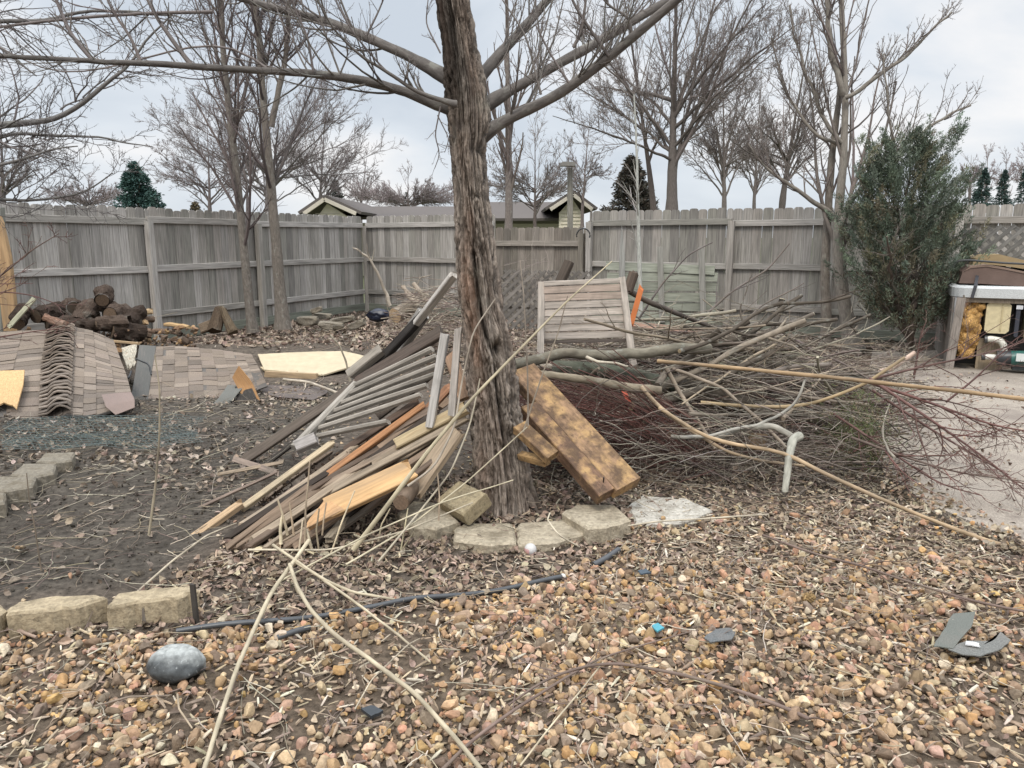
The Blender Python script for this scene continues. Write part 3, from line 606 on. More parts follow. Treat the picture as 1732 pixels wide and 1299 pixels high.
def lf_(a, b, c, rm, l1=.42): a = int(a*1.6); b = int(b*1.5); c += 1; rm *= .72; return [dict(n=a, ang=(.35, .9), lf=l1, rf=.4, up=.12, K=6, wob=.1, t0=.15, rmin=rm*1.6), dict(n=b, ang=(.35, .9), lf=.45, rf=.5, up=.06, K=5, wob=.13, rmin=rm*1.2), dict(n=c, ang=(.35, .9), lf=.5, rf=.6, up=.04, K=4, wob=.14, rmin=rm)]
far_tree('tall spreading bare tree with a dark forked trunk above the right fence', (1136, 345), (1150, -250), 19, 13, 215, 13, lf_(9, 8, 5, .0055), 21, (.13, .112, .10))
far_tree('tall leaning bare stem between the dark conifer and the forked tree', (1106, 345), (1030, -160), 20, 7, 110, 5, lf_(9, 6, 4, .006), 22, (.12, .10, .09))
far_tree('rounded bushy bare tree right of the forked tree', (1225, 348), (1222, 55), 24, 5.5, 90, 18, lf_(8, 7, 4, .0065), 23)
far_tree('bare tree leaning right behind the fence next to the curved yard tree', (1322, 345), (1378, 25), 22, 7.5, 105, 13, lf_(8, 7, 4, .006), 24, (.13, .112, .10))
far_tree('smaller bare tree in the gap between the leaning one and the bushy one', (1275, 348), (1290, 110), 27, 4, 70, 12, lf_(8, 6, 4, .007), 25)
far_tree('fine twigged bare tree above the gate', (905, 372), (905, 200), 24, 4, 95, 20, lf_(9, 6, 3, .006), 26, (.13, .105, .095))
far_tree('light grey bare tree behind the left pair of yard trees', (452, 362), (450, 85), 27, 6, 195, 22, lf_(9, 7, 4, .0065, .42), 27, (.17, .15, .145), (.20, .17, .165))
far_tree('low bare tree left of the light grey one', (355, 362), (350, 200), 30, 5, 90, 12, lf_(8, 6, 4, .0075, .42), 28, (.18, .15, .145), (.22, .185, .18))
far_tree('bare tree rising behind the left house gable', (540, 362), (552, 170), 32, 5, 75, 12, lf_(8, 6, 4, .0075, .42), 29, (.19, .17, .165), (.23, .2, .19))
far_tree('bare tree at the far left edge above the fence', (5, 345), (0, 170), 26, 7, 85, 10, lf_(8, 6, 4, .0065), 30, (.13, .11, .105))
far_tree('small bare tree low above the fence between the edge and the spruce', (150, 362), (150, 292), 45, 3, 75, 26, lf_(7, 5, 3, .011), 31, (.2, .17, .165), (.24, .2, .195))
far_tree('broad bare bush of a tree over the house roof left of the trunk', (690, 362), (690, 285), 46, 3, 95, 34, lf_(8, 6, 3, .011), 32, (.2, .17, .165), (.24, .2, .195))
far_tree('small bare tree beyond the fence right of the pair', (610, 352), (620, 270), 50, 4, 40, 8, lf_(8, 5, 3, .011), 33, (.22, .19, .185), (.27, .235, .23))
for i, (x, y) in enumerate(((1640, 262), (1668, 255), (1700, 262), (1735, 258), (1775, 262))):
    far_tree(['pale bare tree furthest right of the tub corner', 'tallest pale bare tree behind the three small conifers', 'pale bare tree above the middle small conifer', 'pale bare tree directly over the rightmost small conifer', 'pale bare tree cut off by the right picture edge'][i], (x, 325), (x+3, y), 48, 3, 28, 7, lf_(8, 5, 3, .011), 40+i, (.24, .2, .19), (.29, .24, .24))
far_tree('thin bare tree between the big trunk and the dark conifer', (985, 350), (1000, 175), 27, 3.5, 55, 8, lf_(8, 6, 3, .0065), 51, (.17, .14, .13), (.19, .16, .155))
# ------------------------------------------------------------------ conifers
def conifer(label, x, yb, yt, wpx, Y, col, n=5200, seed=1, name='spruce', ragged=.16, group='conifers beyond the fence', shape=1.0, leaf=1.0):
    rng = np.random.default_rng(seed); b = at(x, yb+25, Y); t = at(x, yt, Y); H_ = (t-b)[2]; R0 = wpx/2*pm(b)
    g = G(name, label, 'tree', b, group); leaf = leaf*(1.9 if n < 6000 else 1)
    mb = MB(); mb.tube(A([b, b+(t-b)*.5, t]), A([R0*.07, R0*.04, .01]), 7, (.1, .08, .06)); O('trunk', mb, M['bark2'], g, smooth=True)
    mb = MB(); nb = 150; h = rng.random(nb)**1.15; az = rng.random(nb)*6.283
    rr = R0*(1-h)**(.75*shape)*(1+rng.normal(0, ragged, nb)); i = rng.integers(0, nb, n); f = rng.random(n)**.55
    droop = .18*R0
    P = b+np.stack([np.cos(az[i])*rr[i]*f, np.sin(az[i])*rr[i]*f, h[i]*H_*.97-droop*f*f+.10*R0*f**4], -1)+rng.normal(0, .05*R0, (n, 3))
    d = nrm(np.stack([np.cos(az[i]), np.sin(az[i]), rng.normal(.1, .35, n)], -1)+rng.normal(0, .5, (n, 3))); v = nrm(np.cross(d, rng.normal(0, 1, (n, 3)))); L = R0*rng.uniform(.06, .13, n)[:, None]*leaf; w_ = L*.16
    V = np.stack([P-v*w_, P+d*L*.5-v*w_*1.1, P+d*L, P+d*L*.5+v*w_*1.1, P+v*w_], 1)
    mb.add(V, [np.arange(n*5).reshape(n, 5)], np.repeat(jit(col, n, .22, rng), 5, 0)); O('crown', mb, M['needle'], g)
    return g
conifer('blue green spruce with two tips above the left fence', 235, 352, 272, 96, 34, [(.065, .115, .10), (.045, .09, .078)], 16000, 1)
conifer('small dark spruce beside the left house gable', 569, 345, 303, 40, 44, [(.05, .055, .045)], 3000, 2)
conifer('tiny dark conifer showing over the house roof', 689, 348, 322, 26, 48, [(.07, .075, .06)], 1500, 3)
conifer('broad brownish dark conifer right of the wooden pole', 1066, 350, 262, 106, 26, [(.06, .06, .05), (.085, .07, .055)], 14000, 4, ragged=.1)
for i, (x, yt, w_) in enumerate(((1660, 283, 34), (1694, 286, 28), (1727, 282, 24))):
    conifer(['left small dark spruce above the right fence', 'middle small dark spruce above the right fence', 'right small dark spruce at the picture edge above the right fence'][i], x, 322, yt, w_, 40, [(.06, .095, .085)], 5000, 5+i)
conifer('low brown evergreen bush peeking over the left fence', 332, 358, 340, 40, 20, [(.10, .08, .045)], 1500, 9, name='bush', group='conifers beyond the fence')
# juniper inside the yard
def juniper():
    rng = np.random.default_rng(12); b = gp(1540, 585); b = at(1540, 575, 9.0); s = pm(b)
    g = G('juniper', 'large blue green feathery juniper standing before the right fence', 'shrub', b)
    mb = MB(); st = []
    for x, y in ((1470, 300), (1520, 280), (1560, 330), (1600, 360), (1500, 400), (1575, 420), (1540, 250)):
        P, R = resample(A([b+rng.normal(0, .02, 3), at(1525+(x-1525)*.35, 530, 9.0+rng.normal(0, .2)), at(x, y, 9+rng.normal(0, .35))]), A([.035, .03, .008]), 14); P[2:-2] += rng.normal(0, .02, (10, 3)); st.append((P, R))
    mb.tube(*arr(st), 7, (.11, .085, .07)); O('trunk', mb, M['twig'], g, smooth=True)
    # outline of the crown in heights: half width and centre by pixel row
    rows = A([(236, 1540, 10), (262, 1530, 38), (300, 1520, 62), (340, 1522, 82), (390, 1526, 96), (440, 1530, 102), (500, 1530, 98), (540, 1535, 82), (575, 1540, 40)])
    nb = 620; y = 250+rng.random(nb)**.8*305; xc = np.interp(y, rows[:, 0], rows[:, 1])+6; hw = np.interp(y, rows[:, 0], rows[:, 2])*.84
    az = rng.random(nb)*6.283; rad = rng.random(nb)**.45*(1+rng.normal(0, .16, nb)); c = at(xc, y, 9.0); root = c+np.stack([np.cos(az)*rad*hw*s, np.sin(az)*rad*hw*s*.85, 0*y], -1)
    keep = rng.random(nb) < np.where(y > 480, .62, 1.0); root = root[keep]; az = az[keep]; y = y[keep]; nb = len(root)
    # plumes leaving the outline at the upper right
    ex = []
    for (x0, y0, x1, y1, k) in ((1560, 330, 1612, 232, 14), (1590, 380, 1628, 318, 9), (1500, 290, 1545, 225, 7), (1475, 330, 1455, 262, 7), (1610, 450, 1642, 400, 5)):
        for q in np.linspace(0, 1, k): ex.append(at(x0+(x1-x0)*q, y0+(y1-y0)*q, 8.9)+rng.normal(0, .04, 3))
    root = np.concatenate([root, A(ex)]); az = np.concatenate([az, np.full(len(ex), .2)]); nb = len(root)
    d0 = nrm(np.stack([np.cos(az)*.6, np.sin(az)*.6, rng.uniform(.5, 1.3, nb)], -1)); ln = rng.uniform(.12, .42, nb)
    m = 170; i = np.repeat(np.arange(nb), m); n = len(i); t = rng.random(n)
    P = root[i]+d0[i]*(t*ln[i])[:, None]+rng.normal(0, 1, (n, 3))*(.036*(1-.7*t))[:, None]
    d = nrm(d0[i]+rng.normal(0, .55, (n, 3))); v = nrm(np.cross(d, rng.normal(0, 1, (n, 3)))); L = rng.uniform(.018, .045, n)[:, None]; w_ = L*.10
    V = np.stack([P-v*w_, P+d*L*.6-v*w_*.8, P+d*L, P+d*L*.6+v*w_*.8, P+v*w_], 1)
    cc = jit([(.12, .15, .11), (.15, .18, .13), (.09, .115, .08), (.15, .14, .09)], nb, .22, rng)[i]*rng.uniform(.75, 1.25, (n, 1)); dead = (proj(P)[1] > 460) & (rng.random(n) < .35); cc[dead] = (.10, .08, .055)
    mb = MB(); mb.add(V, [np.arange(n*5).reshape(n, 5)], np.repeat(cc, 5, 0)); O('crown', mb, M['needle'], g)
    st = arr(st); T1 = spawn(*st, 22, (.6, 1.2), .4, .4, .1, 7, .05, .9, .14, rmin=.004); T2 = spawn(*T1, 4, (.5, 1), .4, .5, 0, 5, rmin=.0025)
    mb = MB(); mb.tube(*T1, 4, (.12, .10, .085), cap=False); mb.tube(*T2, 3, (.13, .11, .09), cap=False); O('branches', mb, M['twig'], g)
juniper()
# ------------------------------------------------------------------ houses beyond the fence
def house(label, xl, xr, ybase, ypeak, xpeak, yeave, Y, xend, seedc, roofc=(.12, .105, .097), flip=False):
    """gable end between xl..xr facing us, ridge running away to px xend"""
    b = at((xl+xr)/2, ybase, Y); g = G('house', label, 'house', A([b[0], b[1], 0]))
    L_ = at(xl, yeave, Y); R_ = at(xr, yeave, Y); P_ = at(xpeak, ypeak, Y); zb = 0.0
    e2 = at(xend, ypeak, Y); back = A([e2[0]-P_[0], 0, 0.]); dz = R_[2]
    mb = MB(); x0, x1 = L_[0], R_[0]; inset = .35
    ux = A([1., 0, 0]); o = A([0, Y, 0.])
    mb.prism([(x0+inset, 0), (x1-inset, 0), (x1-inset, R_[2]-.1), (P_[0], P_[2]-.12), (x0+inset, L_[2]-.1)], o, ux, (0, 0, 1), .25, (.74, .68, .55)); O('gable_wall', mb, M['siding'], g)
    for k in range(24):
        z = R_[2]-.9+.13*k
        if z > P_[2]-.35: break
        hw = ((P_[2]-z)/(P_[2]-R_[2]))*(x1-x0)/2-.45 if z > R_[2] else (x1-x0)/2-inset
        if hw < .1: break
        mb2 = MB(); mb2.box((P_[0], Y-.012, z), (hw*2, .03, .02), (.55, .50, .41))
        if k == 0: acc = mb2
        else: acc.V += mb2.V; acc.K += mb2.K; acc.W += mb2.W; acc.Fs += [f+acc.n for f in mb2.Fs]; acc.n += mb2.n
    O('siding_laps', acc, M['siding'], g)
    for a, c in ((L_, P_), (P_, R_)):
        mb = MB(); mb.board(a+A([0, -.38, 0]), c+A([0, -.38, 0]), .13, .06, (0, -1, 0), (.55, .5, .42), segs=1); O('barge_board', mb, M['siding'], g)
    # gable roof: two slopes behind the gable, then the long side wing
    mb = MB(); dp = 7.0
    for a, sgn in ((L_, -1), (R_, 1)):
        q = A([a+A([sgn*.15, -.4, -.02]), P_+A([0, -.4, .06]), P_+A([0, dp, .06]), a+A([sgn*.15, dp, -.02])]); mb.grid(q.reshape(2, 2, 3)[:, [0, 1]] if 0 else A([[q[0], q[1]], [q[3], q[2]]]), .1*(1 if sgn < 0 else -1), roofc)
    O('gable_roof', mb, M['roof'], g)
    yw = Y+2.2; xw0, xw1 = (R_[0]-1.2, e2[0]) if e2[0] > R_[0] else (e2[0], L_[0]+1.2)
    zr = P_[2]*.995+.0; ze = 2.15
    mb = MB(); mb.grid(A([[(xw0, yw-.4, ze), (xw0, yw+3.2, zr)], [(xw1, yw-.4, ze), (xw1, yw+3.2, zr)]]), .1, roofc); mb.grid(A([[(xw0, yw+3.2, zr), (xw0, yw+7, ze)], [(xw1, yw+3.2, zr), (xw1, yw+7, ze)]]), .1, roofc); O('wing_roof', mb, M['roof'], g)
    mb = MB(); mb.box(((xw0+xw1)/2, yw+3, ze/2-.1), (xw1-xw0-.4, 5.6, ze-.2), (.5, .47, .36)); O('wing_wall', mb, M['siding'], g)
    return g
house('cream sided house with brown roof and left gable over the back fence', 519, 606, 420, 338, 553, 362, 27, 800, 1)
house('second cream house with its gable right of the wooden pole', 930, 1000, 420, 330, 968, 355, 29, 815, 2)
# wooden pole with flat box on top
Yq = 14.2; g = G('lamp_post', 'square wooden post with a small flat light box on top beyond the gate', 'post', at(966, 470, Yq))
mb = MB(); mb.board(A([at(966, 470, Yq)[0], Yq, 0]), at(964, 284, Yq), .095, .095, (0, -1, 0), (.24, .225, .19)); O('post', mb, M['wood'], g)
mb = MB(); c = at(962, 281, Yq); mb.prism([(-.16, 0), (.10, 0), (.10, .045), (.06, .07), (-.12, .07), (-.16, .05)], c+A([0, -.1, -.02]), (1, 0, 0), (0, 0, 1), -.2, (.2, .19, .17)); O('light_box', mb, M['plain'], g)
# ------------------------------------------------------------------ ground cover
RNG = np.random.default_rng(77)
def field(dens, poly, seed, xr=(-6.5, 7.5), yr=(1.5, 14), ns=1.6, thin=.0):
    """random ground points per square metre inside an area, in natural patches"""
    r = np.random.default_rng(seed); n = int(dens*(xr[1]-xr[0])*(yr[1]-yr[0])); p = np.stack([r.uniform(*xr, n), r.uniform(*yr, n), np.zeros(n)], -1)
    x, y = proj(p); x = x+r.normal(0, 9, n); y = y+r.normal(0, 5, n); k = pip(x, y, poly)
    if thin: k &= r.random(n) > thin*(fbm(p*ns, 3, seed) < .5)
    p = p[k]; p[:, 2] = gz(p[:, 0], p[:, 1]); return p, x[k], y[k]
def stones():
    r = np.random.default_rng(3); variants = []
    for v in range(14):
        bv, bf = ICO[2]; q = bv*A([1, r.uniform(.62, .95), r.uniform(.45, .75)])
        for _ in range(15):                              # chip flat faces
            n = nrm(r.normal(0, 1, 3)); d = r.uniform(.40, .74)*np.abs(q@n).max(); e_ = np.clip(q@n-d, 0, None); q = q-e_[:, None]*n*.85
        q = q*(1+.12*(fbm(bv*2+v*9, 2, v)-.5)[:, None]); variants.append((q, bf))
    return variants
SV = stones()
STC = [(.38, .25, .14), (.44, .31, .185), (.50, .38, .24), (.35, .235, .14), (.40, .235, .15), (.30, .21, .135), (.45, .345, .22), (.24, .17, .115), (.50, .42, .31), (.19, .14, .10), (.42, .27, .125), (.33, .24, .16), (.40, .26, .19), (.20, .155, .115)]; STC = [(a*.95, b*.94, c*.94) for a, b, c in STC]
def put_stones(name, p, rad, cols, label, sink=.25, sd=1, big=0):
    global RNG
    RNG = np.random.default_rng(sd); mb = MB(); n = len(p); v = RNG.integers(0, len(SV), n)
    for k, (q, bf) in enumerate(SV):
        i = np.where(v == k)[0]
        if not len(i): continue
        m = rotm(len(i), .45, RNG)*rad[i][:, None, None]; pp = p[i].copy(); pp[:, 2] += rad[i]*(.45-sink)+RNG.random(len(i))*rad[i]*.5
        mb.inst(q, bf, pp, m, jit(cols, len(i), .17, RNG))
    return O(name, mb, M['stone'], kind='stuff', label=label)
BARE = [(430, 1130), (560, 1075), (700, 1075), (860, 1110), (900, 1150), (760, 1180), (640, 1230), (520, 1299), (400, 1400), (330, 1299), (250, 1180), (300, 1120)]
BARE2 = [(1560, 940), (1800, 960), (1900, 1400), (1640, 1400), (1700, 1180), (1640, 1060)]
p, x, y = field(2500, GRAVEL, 5, (-2.6, 3.9), (1.2, 4.4))
r = np.random.default_rng(6); rad = r.lognormal(math.log(.0140), .42, len(p)).clip(.005, .036)
k = r.random(len(p)) > np.where(pip(x, y, BARE), .72, 0); k &= r.random(len(p)) > np.where(pip(x, y, BARE2), .55, 0)
k &= r.random(len(p)) > np.clip((1010-y)/170, 0, .82)*(x > 900)
nz = fbm(p*2.6, 3, 60); k &= r.random(len(p)) > np.clip((.46-nz)*4, 0, .6)
put_stones('gravel', p[k], rad[k]*1.08, STC, 'tan and pinkish river gravel covering the front of the yard')
TANS = [(-300, 880), (250, 950), (430, 830), (560, 720), (760, 560), (1732, 560), (2200, 700), (2000, 1000), (900, 1080), (-300, 1080)]
p, x, y = field(30, TANS, 15, (-4, 5), (2.5, 9)); rad = np.random.default_rng(2).uniform(.008, .02, len(p)); put_stones('scattered_pebbles', p, rad, STC, 'loose pebbles strewn over the leaf litter', sd=3)
# leaves: small curled blades
def leafbase(cu, fold):
    V = []
    for i, (u, w_) in enumerate(((-1, .12), (-.5, .55), (.05, .62), (.55, .38), (1, .03))):
        for s in (-1, 0, 1): V.append((u, s*w_, cu*u*u+fold*abs(s)*w_))
    f = [[i*3+j, i*3+3+j, i*3+4+j, i*3+1+j] for i in range(4) for j in range(2)]
    return A(V), [A(f)]
LV = [leafbase(c, f) for c, f in ((.35, .25), (-.3, .5), (.7, .1), (.1, .8), (-.55, .1))]
CHIP = (A([[-1, -.16, 0], [-.2, -.22, .02], [1, -.1, 0], [1, .08, .02], [.1, .2, 0], [-1, .14, .03], [-.9, -.12, .1], [-.2, -.16, .13], [.95, -.06, .1], [.95, .06, .1], [.1, .15, .12], [-.9, .1, .1]]), [A([[6, 7, 8, 9, 10, 11]]), A([[0, 1, 7, 6], [1, 2, 8, 7], [2, 3, 9, 8], [3, 4, 10, 9], [4, 5, 11, 10], [5, 0, 6, 11]])])
LEC = [(.24, .17, .125), (.31, .235, .17), (.18, .13, .10), (.26, .19, .15), (.40, .33, .24), (.13, .095, .075), (.33, .25, .19)]
def leaves(name, label, p, size, cols, tilt, sd, mat='leaf', bases=None, lift=.6):
    global RNG
    RNG = np.random.default_rng(sd); mb = MB(); bases = bases or LV; n = len(p); v = RNG.integers(0, len(bases), n); s = size*RNG.uniform(.55, 1.5, n)
    for k, (q, bf) in enumerate(bases):
        i = np.where(v == k)[0]; m = rotm(len(i), tilt, RNG)*s[i][:, None, None]; pp = p[i].copy(); pp[:, 2] += s[i]*lift*RNG.random(len(i))+.004
        mb.inst(q, bf, pp, m, jit(cols, len(i), .2, RNG))
    return O(name, mb, M[mat], kind='stuff', label=label)
NEAR = [(235, 1000), (330, 960), (400, 900), (480, 900), (560, 880), (700, 850), (780, 800), (960, 800), (1060, 850), (1180, 860), (1090, 905), (1040, 950), (950, 985), (740, 1020), (520, 1062), (330, 1080), (0, 1075), (-300, 1080), (-300, 1045), (230, 1060)]
p1, _, _ = field(1500, NEAR, 21, (-3, 2), (2.2, 5)); leaves('leaf_litter', 'curled brown and pinkish dead leaves around the edging stones', p1, .017, LEC, .55, 31)
BACK = [(-300, 560), (100, 560), (300, 560), (420, 545), (620, 520), (760, 520), (900, 540), (1400, 572), (1560, 590), (1560, 640), (1440, 700), (900, 700), (760, 640), (640, 600), (420, 600), (250, 600), (-300, 640)]
p2, _, _ = field(230, BACK, 22, (-6, 6), (6.5, 15), thin=.4); leaves('leaf_litter', 'pale brown fallen leaves covering the ground along the fences', p2, .034, [(.30, .225, .175), (.22, .16, .125), (.37, .30, .235), (.17, .13, .105)], .6, 32)
MID = [(-300, 760), (100, 800), (300, 850), (330, 960), (235, 1010), (0, 1010), (-300, 1010)]
p3, _, _ = field(260, DIRT, 23, (-5, 0), (2.4, 9), thin=.75); leaves('leaf_litter', 'sparse dead leaves scattered on the dark bare soil', p3, .019, [(.30, .235, .18), (.36, .30, .24), (.20, .155, .12)], .6, 33)
RIGHT = [(1040, 800), (1200, 760), (1440, 720), (1500, 800), (1600, 880), (1732, 930), (1900, 1000), (1732, 1020), (1300, 1010), (1060, 960), (1080, 890)]
p4, _, _ = field(1100, RIGHT, 24, (.4, 4.5), (2.5, 6.5)); leaves('leaf_litter', 'leaf and bark litter between the brush pile and the gravel', p4, .014, [(.30, .235, .165), (.22, .165, .12), (.38, .32, .24), (.15, .11, .085)], .5, 34)
p5, _, _ = field(700, GRAVEL, 25, (-2.6, 3.9), (1.2, 4.4), thin=.5); leaves('leaf_litter', 'small dead leaves lying among the gravel', p5, .013, LEC, .6, 35)
CHC = [(.42, .34, .23), (.34, .26, .18), (.27, .2, .145), (.47, .41, .32), (.2, .15, .115)]
p6, _, _ = field(500, RIGHT, 26, (.4, 4.5), (2.5, 6.5)); p7, _, _ = field(560, GRAVEL, 27, (-2.6, 3.9), (1.2, 4.4), thin=.3); p8, _, _ = field(420, NEAR, 28, (-3, 2), (2.2, 5)); p9, _, _ = field(90, BACK, 29, (-6, 6), (6.5, 15))
leaves('wood_chips', 'splinters of bark and wood mulch mixed into the litter and gravel', np.concatenate([p6, p7, p8, p9]), .019, CHC, .35, 36, 'twig', [CHIP])
UNDER = [(860, 560), (1200, 545), (1450, 590), (1560, 640), (1500, 760), (1300, 830), (1100, 830), (900, 800)]
pa, _, _ = field(260, UNDER, 30, (-.5, 4.5), (3.8, 11)); leaves('leaf_litter', 'dead leaves under and around the brush pile', pa, .022, [(.24, .18, .14), (.30, .235, .18), (.16, .12, .10)], .6, 37)
pc, _, _ = field(420, DIRT, 81, (-5, 0), (2.4, 9), thin=.3); rc_ = np.random.default_rng(9).lognormal(math.log(.007), .5, len(pc)).clip(.003, .022); put_stones('soil_clods', pc, rc_, [(.07, .06, .048), (.095, .082, .066), (.055, .047, .038), (.14, .12, .10)], 'crumbs and clods of dark soil on the bare ground', sd=12)
pp_, _, _ = field(170, [(1440, 620), (1800, 620), (1900, 1000), (1732, 932), (1560, 860)], 83, (1, 5), (3, 8), thin=.8); pp_[:, 2] = .04; leaves('leaf_litter', 'leaf bits blown onto the patio', pp_, .013, LEC, .4, 84)
pe_, _, _ = field(1000, [(1440, 715), (1470, 700), (1510, 795), (1580, 845), (1650, 880), (1740, 918), (1740, 960), (1560, 880), (1470, 820)], 85, (1, 5), (2.5, 8)); pe_[:, 2] = .03; leaves('leaf_litter', 'leaf litter spilling over the edge of the patio', pe_, .016, [(.30, .235, .165), (.22, .165, .12), (.38, .32, .24)], .45, 86)
pe2, _, _ = field(260, [(1440, 715), (1470, 700), (1510, 795), (1580, 845), (1650, 880), (1740, 918), (1740, 960), (1560, 880), (1470, 820)], 87, (1, 5), (2.5, 8)); pe2[:, 2] = .035; put_stones('edge_pebbles', pe2, np.random.default_rng(3).uniform(.006, .02, len(pe2)), STC, 'pebbles strewn along the patio edge', sd=14)
# straw and twiglets
def straws(name, label, p, ln, rr, cols, sd, lift=.012, mat='twig', wob=.25, tilt=.12):
    global RNG
    RNG = np.random.default_rng(sd); n = len(p); az = RNG.random(n)*6.283; d = np.stack([np.cos(az), np.sin(az)*1, RNG.normal(0, tilt, n)], -1); L = ln*RNG.lognormal(0, .5, n); cur = p+A([0, 0, lift]); out = [cur]
    for k in range(5):
        d = nrm(d+RNG.normal(0, wob, (n, 3))*A([1, 1, .35])); cur = cur+d*(L/5)[:, None]; out.append(cur)
    P = np.stack(out, 1); P[..., 2] = np.maximum(P[..., 2], gz(P[..., 0], P[..., 1])+.003)
    mb = MB(); mb.tube(P, (rr*RNG.uniform(.5, 1.5, n))[:, None]*np.linspace(1, .6, 6)[None], 4, jit(cols, n, .2, RNG), cap=False); return O(name, mb, M[mat], kind='stuff', label=label, smooth=True)
STR = [(.34, .28, .2), (.25, .2, .15), (.42, .37, .29), (.17, .13, .11)]
p, _, _ = field(150, DIRT, 51, (-5, 0), (2.4, 9)); straws('twig_litter', 'thin straws and twigs strewn over the dark soil', p, .16, .0016, STR, 61)
p, _, _ = field(130, NEAR+[], 52, (-3, 2), (2.2, 5)); straws('twig_litter', 'thin twigs among the leaves around the edging stones', p, .14, .0016, STR, 62, .02)
p, _, _ = field(160, RIGHT, 53, (.4, 4.5), (2.5, 6.5)); straws('twig_litter', 'thin twigs in the litter beside the brush pile', p, .14, .0018, STR, 63, .02)
p, _, _ = field(90, GRAVEL, 54, (-2.6, 3.9), (1.2, 4.4)); straws('twig_litter', 'thin twigs lying on the gravel', p, .12, .0016, STR, 64, .035)
p, _, _ = field(36, BACK, 55, (-6, 6), (6.5, 15)); straws('twig_litter', 'twigs in the leaf litter near the fences', p, .3, .003, STR, 65, .02)
# ------------------------------------------------------------------ edging blocks
RNG = np.random.default_rng(5)
def rough_poly(ol, n=4, amp=.003):
    q = []
    for i in range(len(ol)):
        a = A(ol[i], float); b = A(ol[(i+1) % len(ol)], float)
        for t in np.linspace(0, 1, n, endpoint=False): q.append(a+(b-a)*t+RNG.normal(0, amp, 2))
    return A(q)
def block(label, corners, h, z0=None, col=(.34, .29, .21), group=None, name='edging_block', tilt=0, mat='concrete'):
    """corners: px points of the top face, given the top's height"""
    zt = (gz(*gp(*corners[0])[:2]) if z0 is None else z0)+h
    P = A([gp(x, y, zt) for x, y in corners]); c = P.mean(0); q = P[:, :2]-c[:2]
    if (q[:, 0]*np.roll(q[:, 1], -1)-np.roll(q[:, 0], -1)*q[:, 1]).sum() < 0: q = q[::-1]
    mb = MB(); o_ = rough_poly(q); k = len(o_)
    ins = o_*(1-.012/np.maximum(np.linalg.norm(o_, axis=1, keepdims=True), .02))
    L0 = np.concatenate([ins, np.full((k, 1), 0.0)], 1); L1 = np.concatenate([o_, np.full((k, 1), -.010)], 1); L2 = np.concatenate([o_*1.0+RNG.normal(0, .002, o_.shape), np.full((k, 1), -h*.5)], 1); L3 = np.concatenate([o_, np.full((k, 1), -h-.03)], 1)
    V = np.concatenate([L0, L1, L2, L3]); V[:, 2] += V[:, 0]*tilt; V = V+c; i = np.arange(k); j = (i+1) % k
    mb.add(V, [i[None], *[np.stack([a*k+i, (a+1)*k+i, (a+1)*k+j, a*k+j], -1) for a in range(3)]], col, V*1.0)
    return O(name, mb, M[mat], label=label, cat='block', group=group)
EG = 'tan concrete edging blocks'; TB = (.37, .30, .20)
block('tan trapezoid edging block at the front left, left one of the two whole ones', [(8, 1030), (28, 1018), (95, 1006), (168, 1005), (180, 1009), (135, 1024), (75, 1032), (12, 1037)], .10, col=TB, group=EG)
block('tan trapezoid edging block at the front left touching the dark stake', [(181, 1022), (196, 1004), (265, 993), (328, 990), (336, 996), (300, 1010), (240, 1016), (186, 1026)], .10, col=TB, group=EG)
block('tan edging block cut off by the left edge of the picture', [(-120, 1050), (-60, 1020), (0, 1020), (12, 1030), (-20, 1050)], .10, col=TB, group=EG)
GBk = (.215, .19, .15)
block('grey edging block on the far left row, topmost one', [(62, 780), (75, 766), (128, 764), (122, 778), (95, 782)], .07, col=GBk, group=EG)
block('grey edging block second in the far left row', [(16, 802), (38, 784), (96, 783), (92, 800), (60, 806)], .07, col=GBk, group=EG)
block('grey edging block third in the far left row', [(-32, 826), (-10, 805), (62, 805), (55, 822), (10, 830)], .07, col=GBk, group=EG)
block('grey edging block in the far left row at the picture edge', [(-70, 850), (-50, 832), (10, 832), (8, 850), (-30, 856)], .07, col=GBk, group=EG)
GT = 'pale edging blocks curving around the big tree'; PT = (.38, .325, .24)
block('pale edging block under the log end, left of the fallen brick', [(672, 866), (700, 846), (742, 850), (776, 880), (740, 893), (700, 890)], .055, col=PT, group=GT)
block('pale edging block directly under the leaves beside the tree foot', [(768, 893), (786, 884), (868, 884), (874, 917), (830, 920), (768, 914)], .055, z0=-.01, col=PT, group=GT)
block('pale edging block in the middle above the small ball', [(872, 890), (880, 883), (965, 878), (992, 901), (940, 916), (877, 921)], .055, z0=-.01, col=PT, group=GT)
block('pale raised edging block under the end of the rotting timber', [(950, 866), (975, 853), (1040, 853), (1068, 878), (1025, 891), (992, 893)], .06, col=PT, group=GT)
block('flat whitish concrete slab half covered right of the timber end', [(1060, 855), (1085, 838), (1160, 842), (1205, 862), (1150, 884), (1075, 884)], .03, z0=0, col=(.44, .41, .355), name='concrete_slab')
g0 = gz(*gp(785, 880)[:2]); mb = MB()      # fallen brick block, tilted
c = at(785, 850, 3.72); a1 = nrm(at(825, 850, 3.62)-at(765, 820, 3.86)); a2 = nrm(at(740, 868, 3.70)-at(765, 815, 3.90)); nn_ = nrm(np.cross(a2, a1)); nn_ = nn_ if nn_[2] > 0 else -nn_
a2 = np.cross(nn_, a1)
mb.board(c-a1*.115, c+a1*.115, .165, .085, nn_, (.33, .27, .17), rough=.006, segs=4, ch=.12); O('fallen_block', mb, M['concrete'], label='tilted tan concrete block leaning against the foot of the big tree', cat='block')
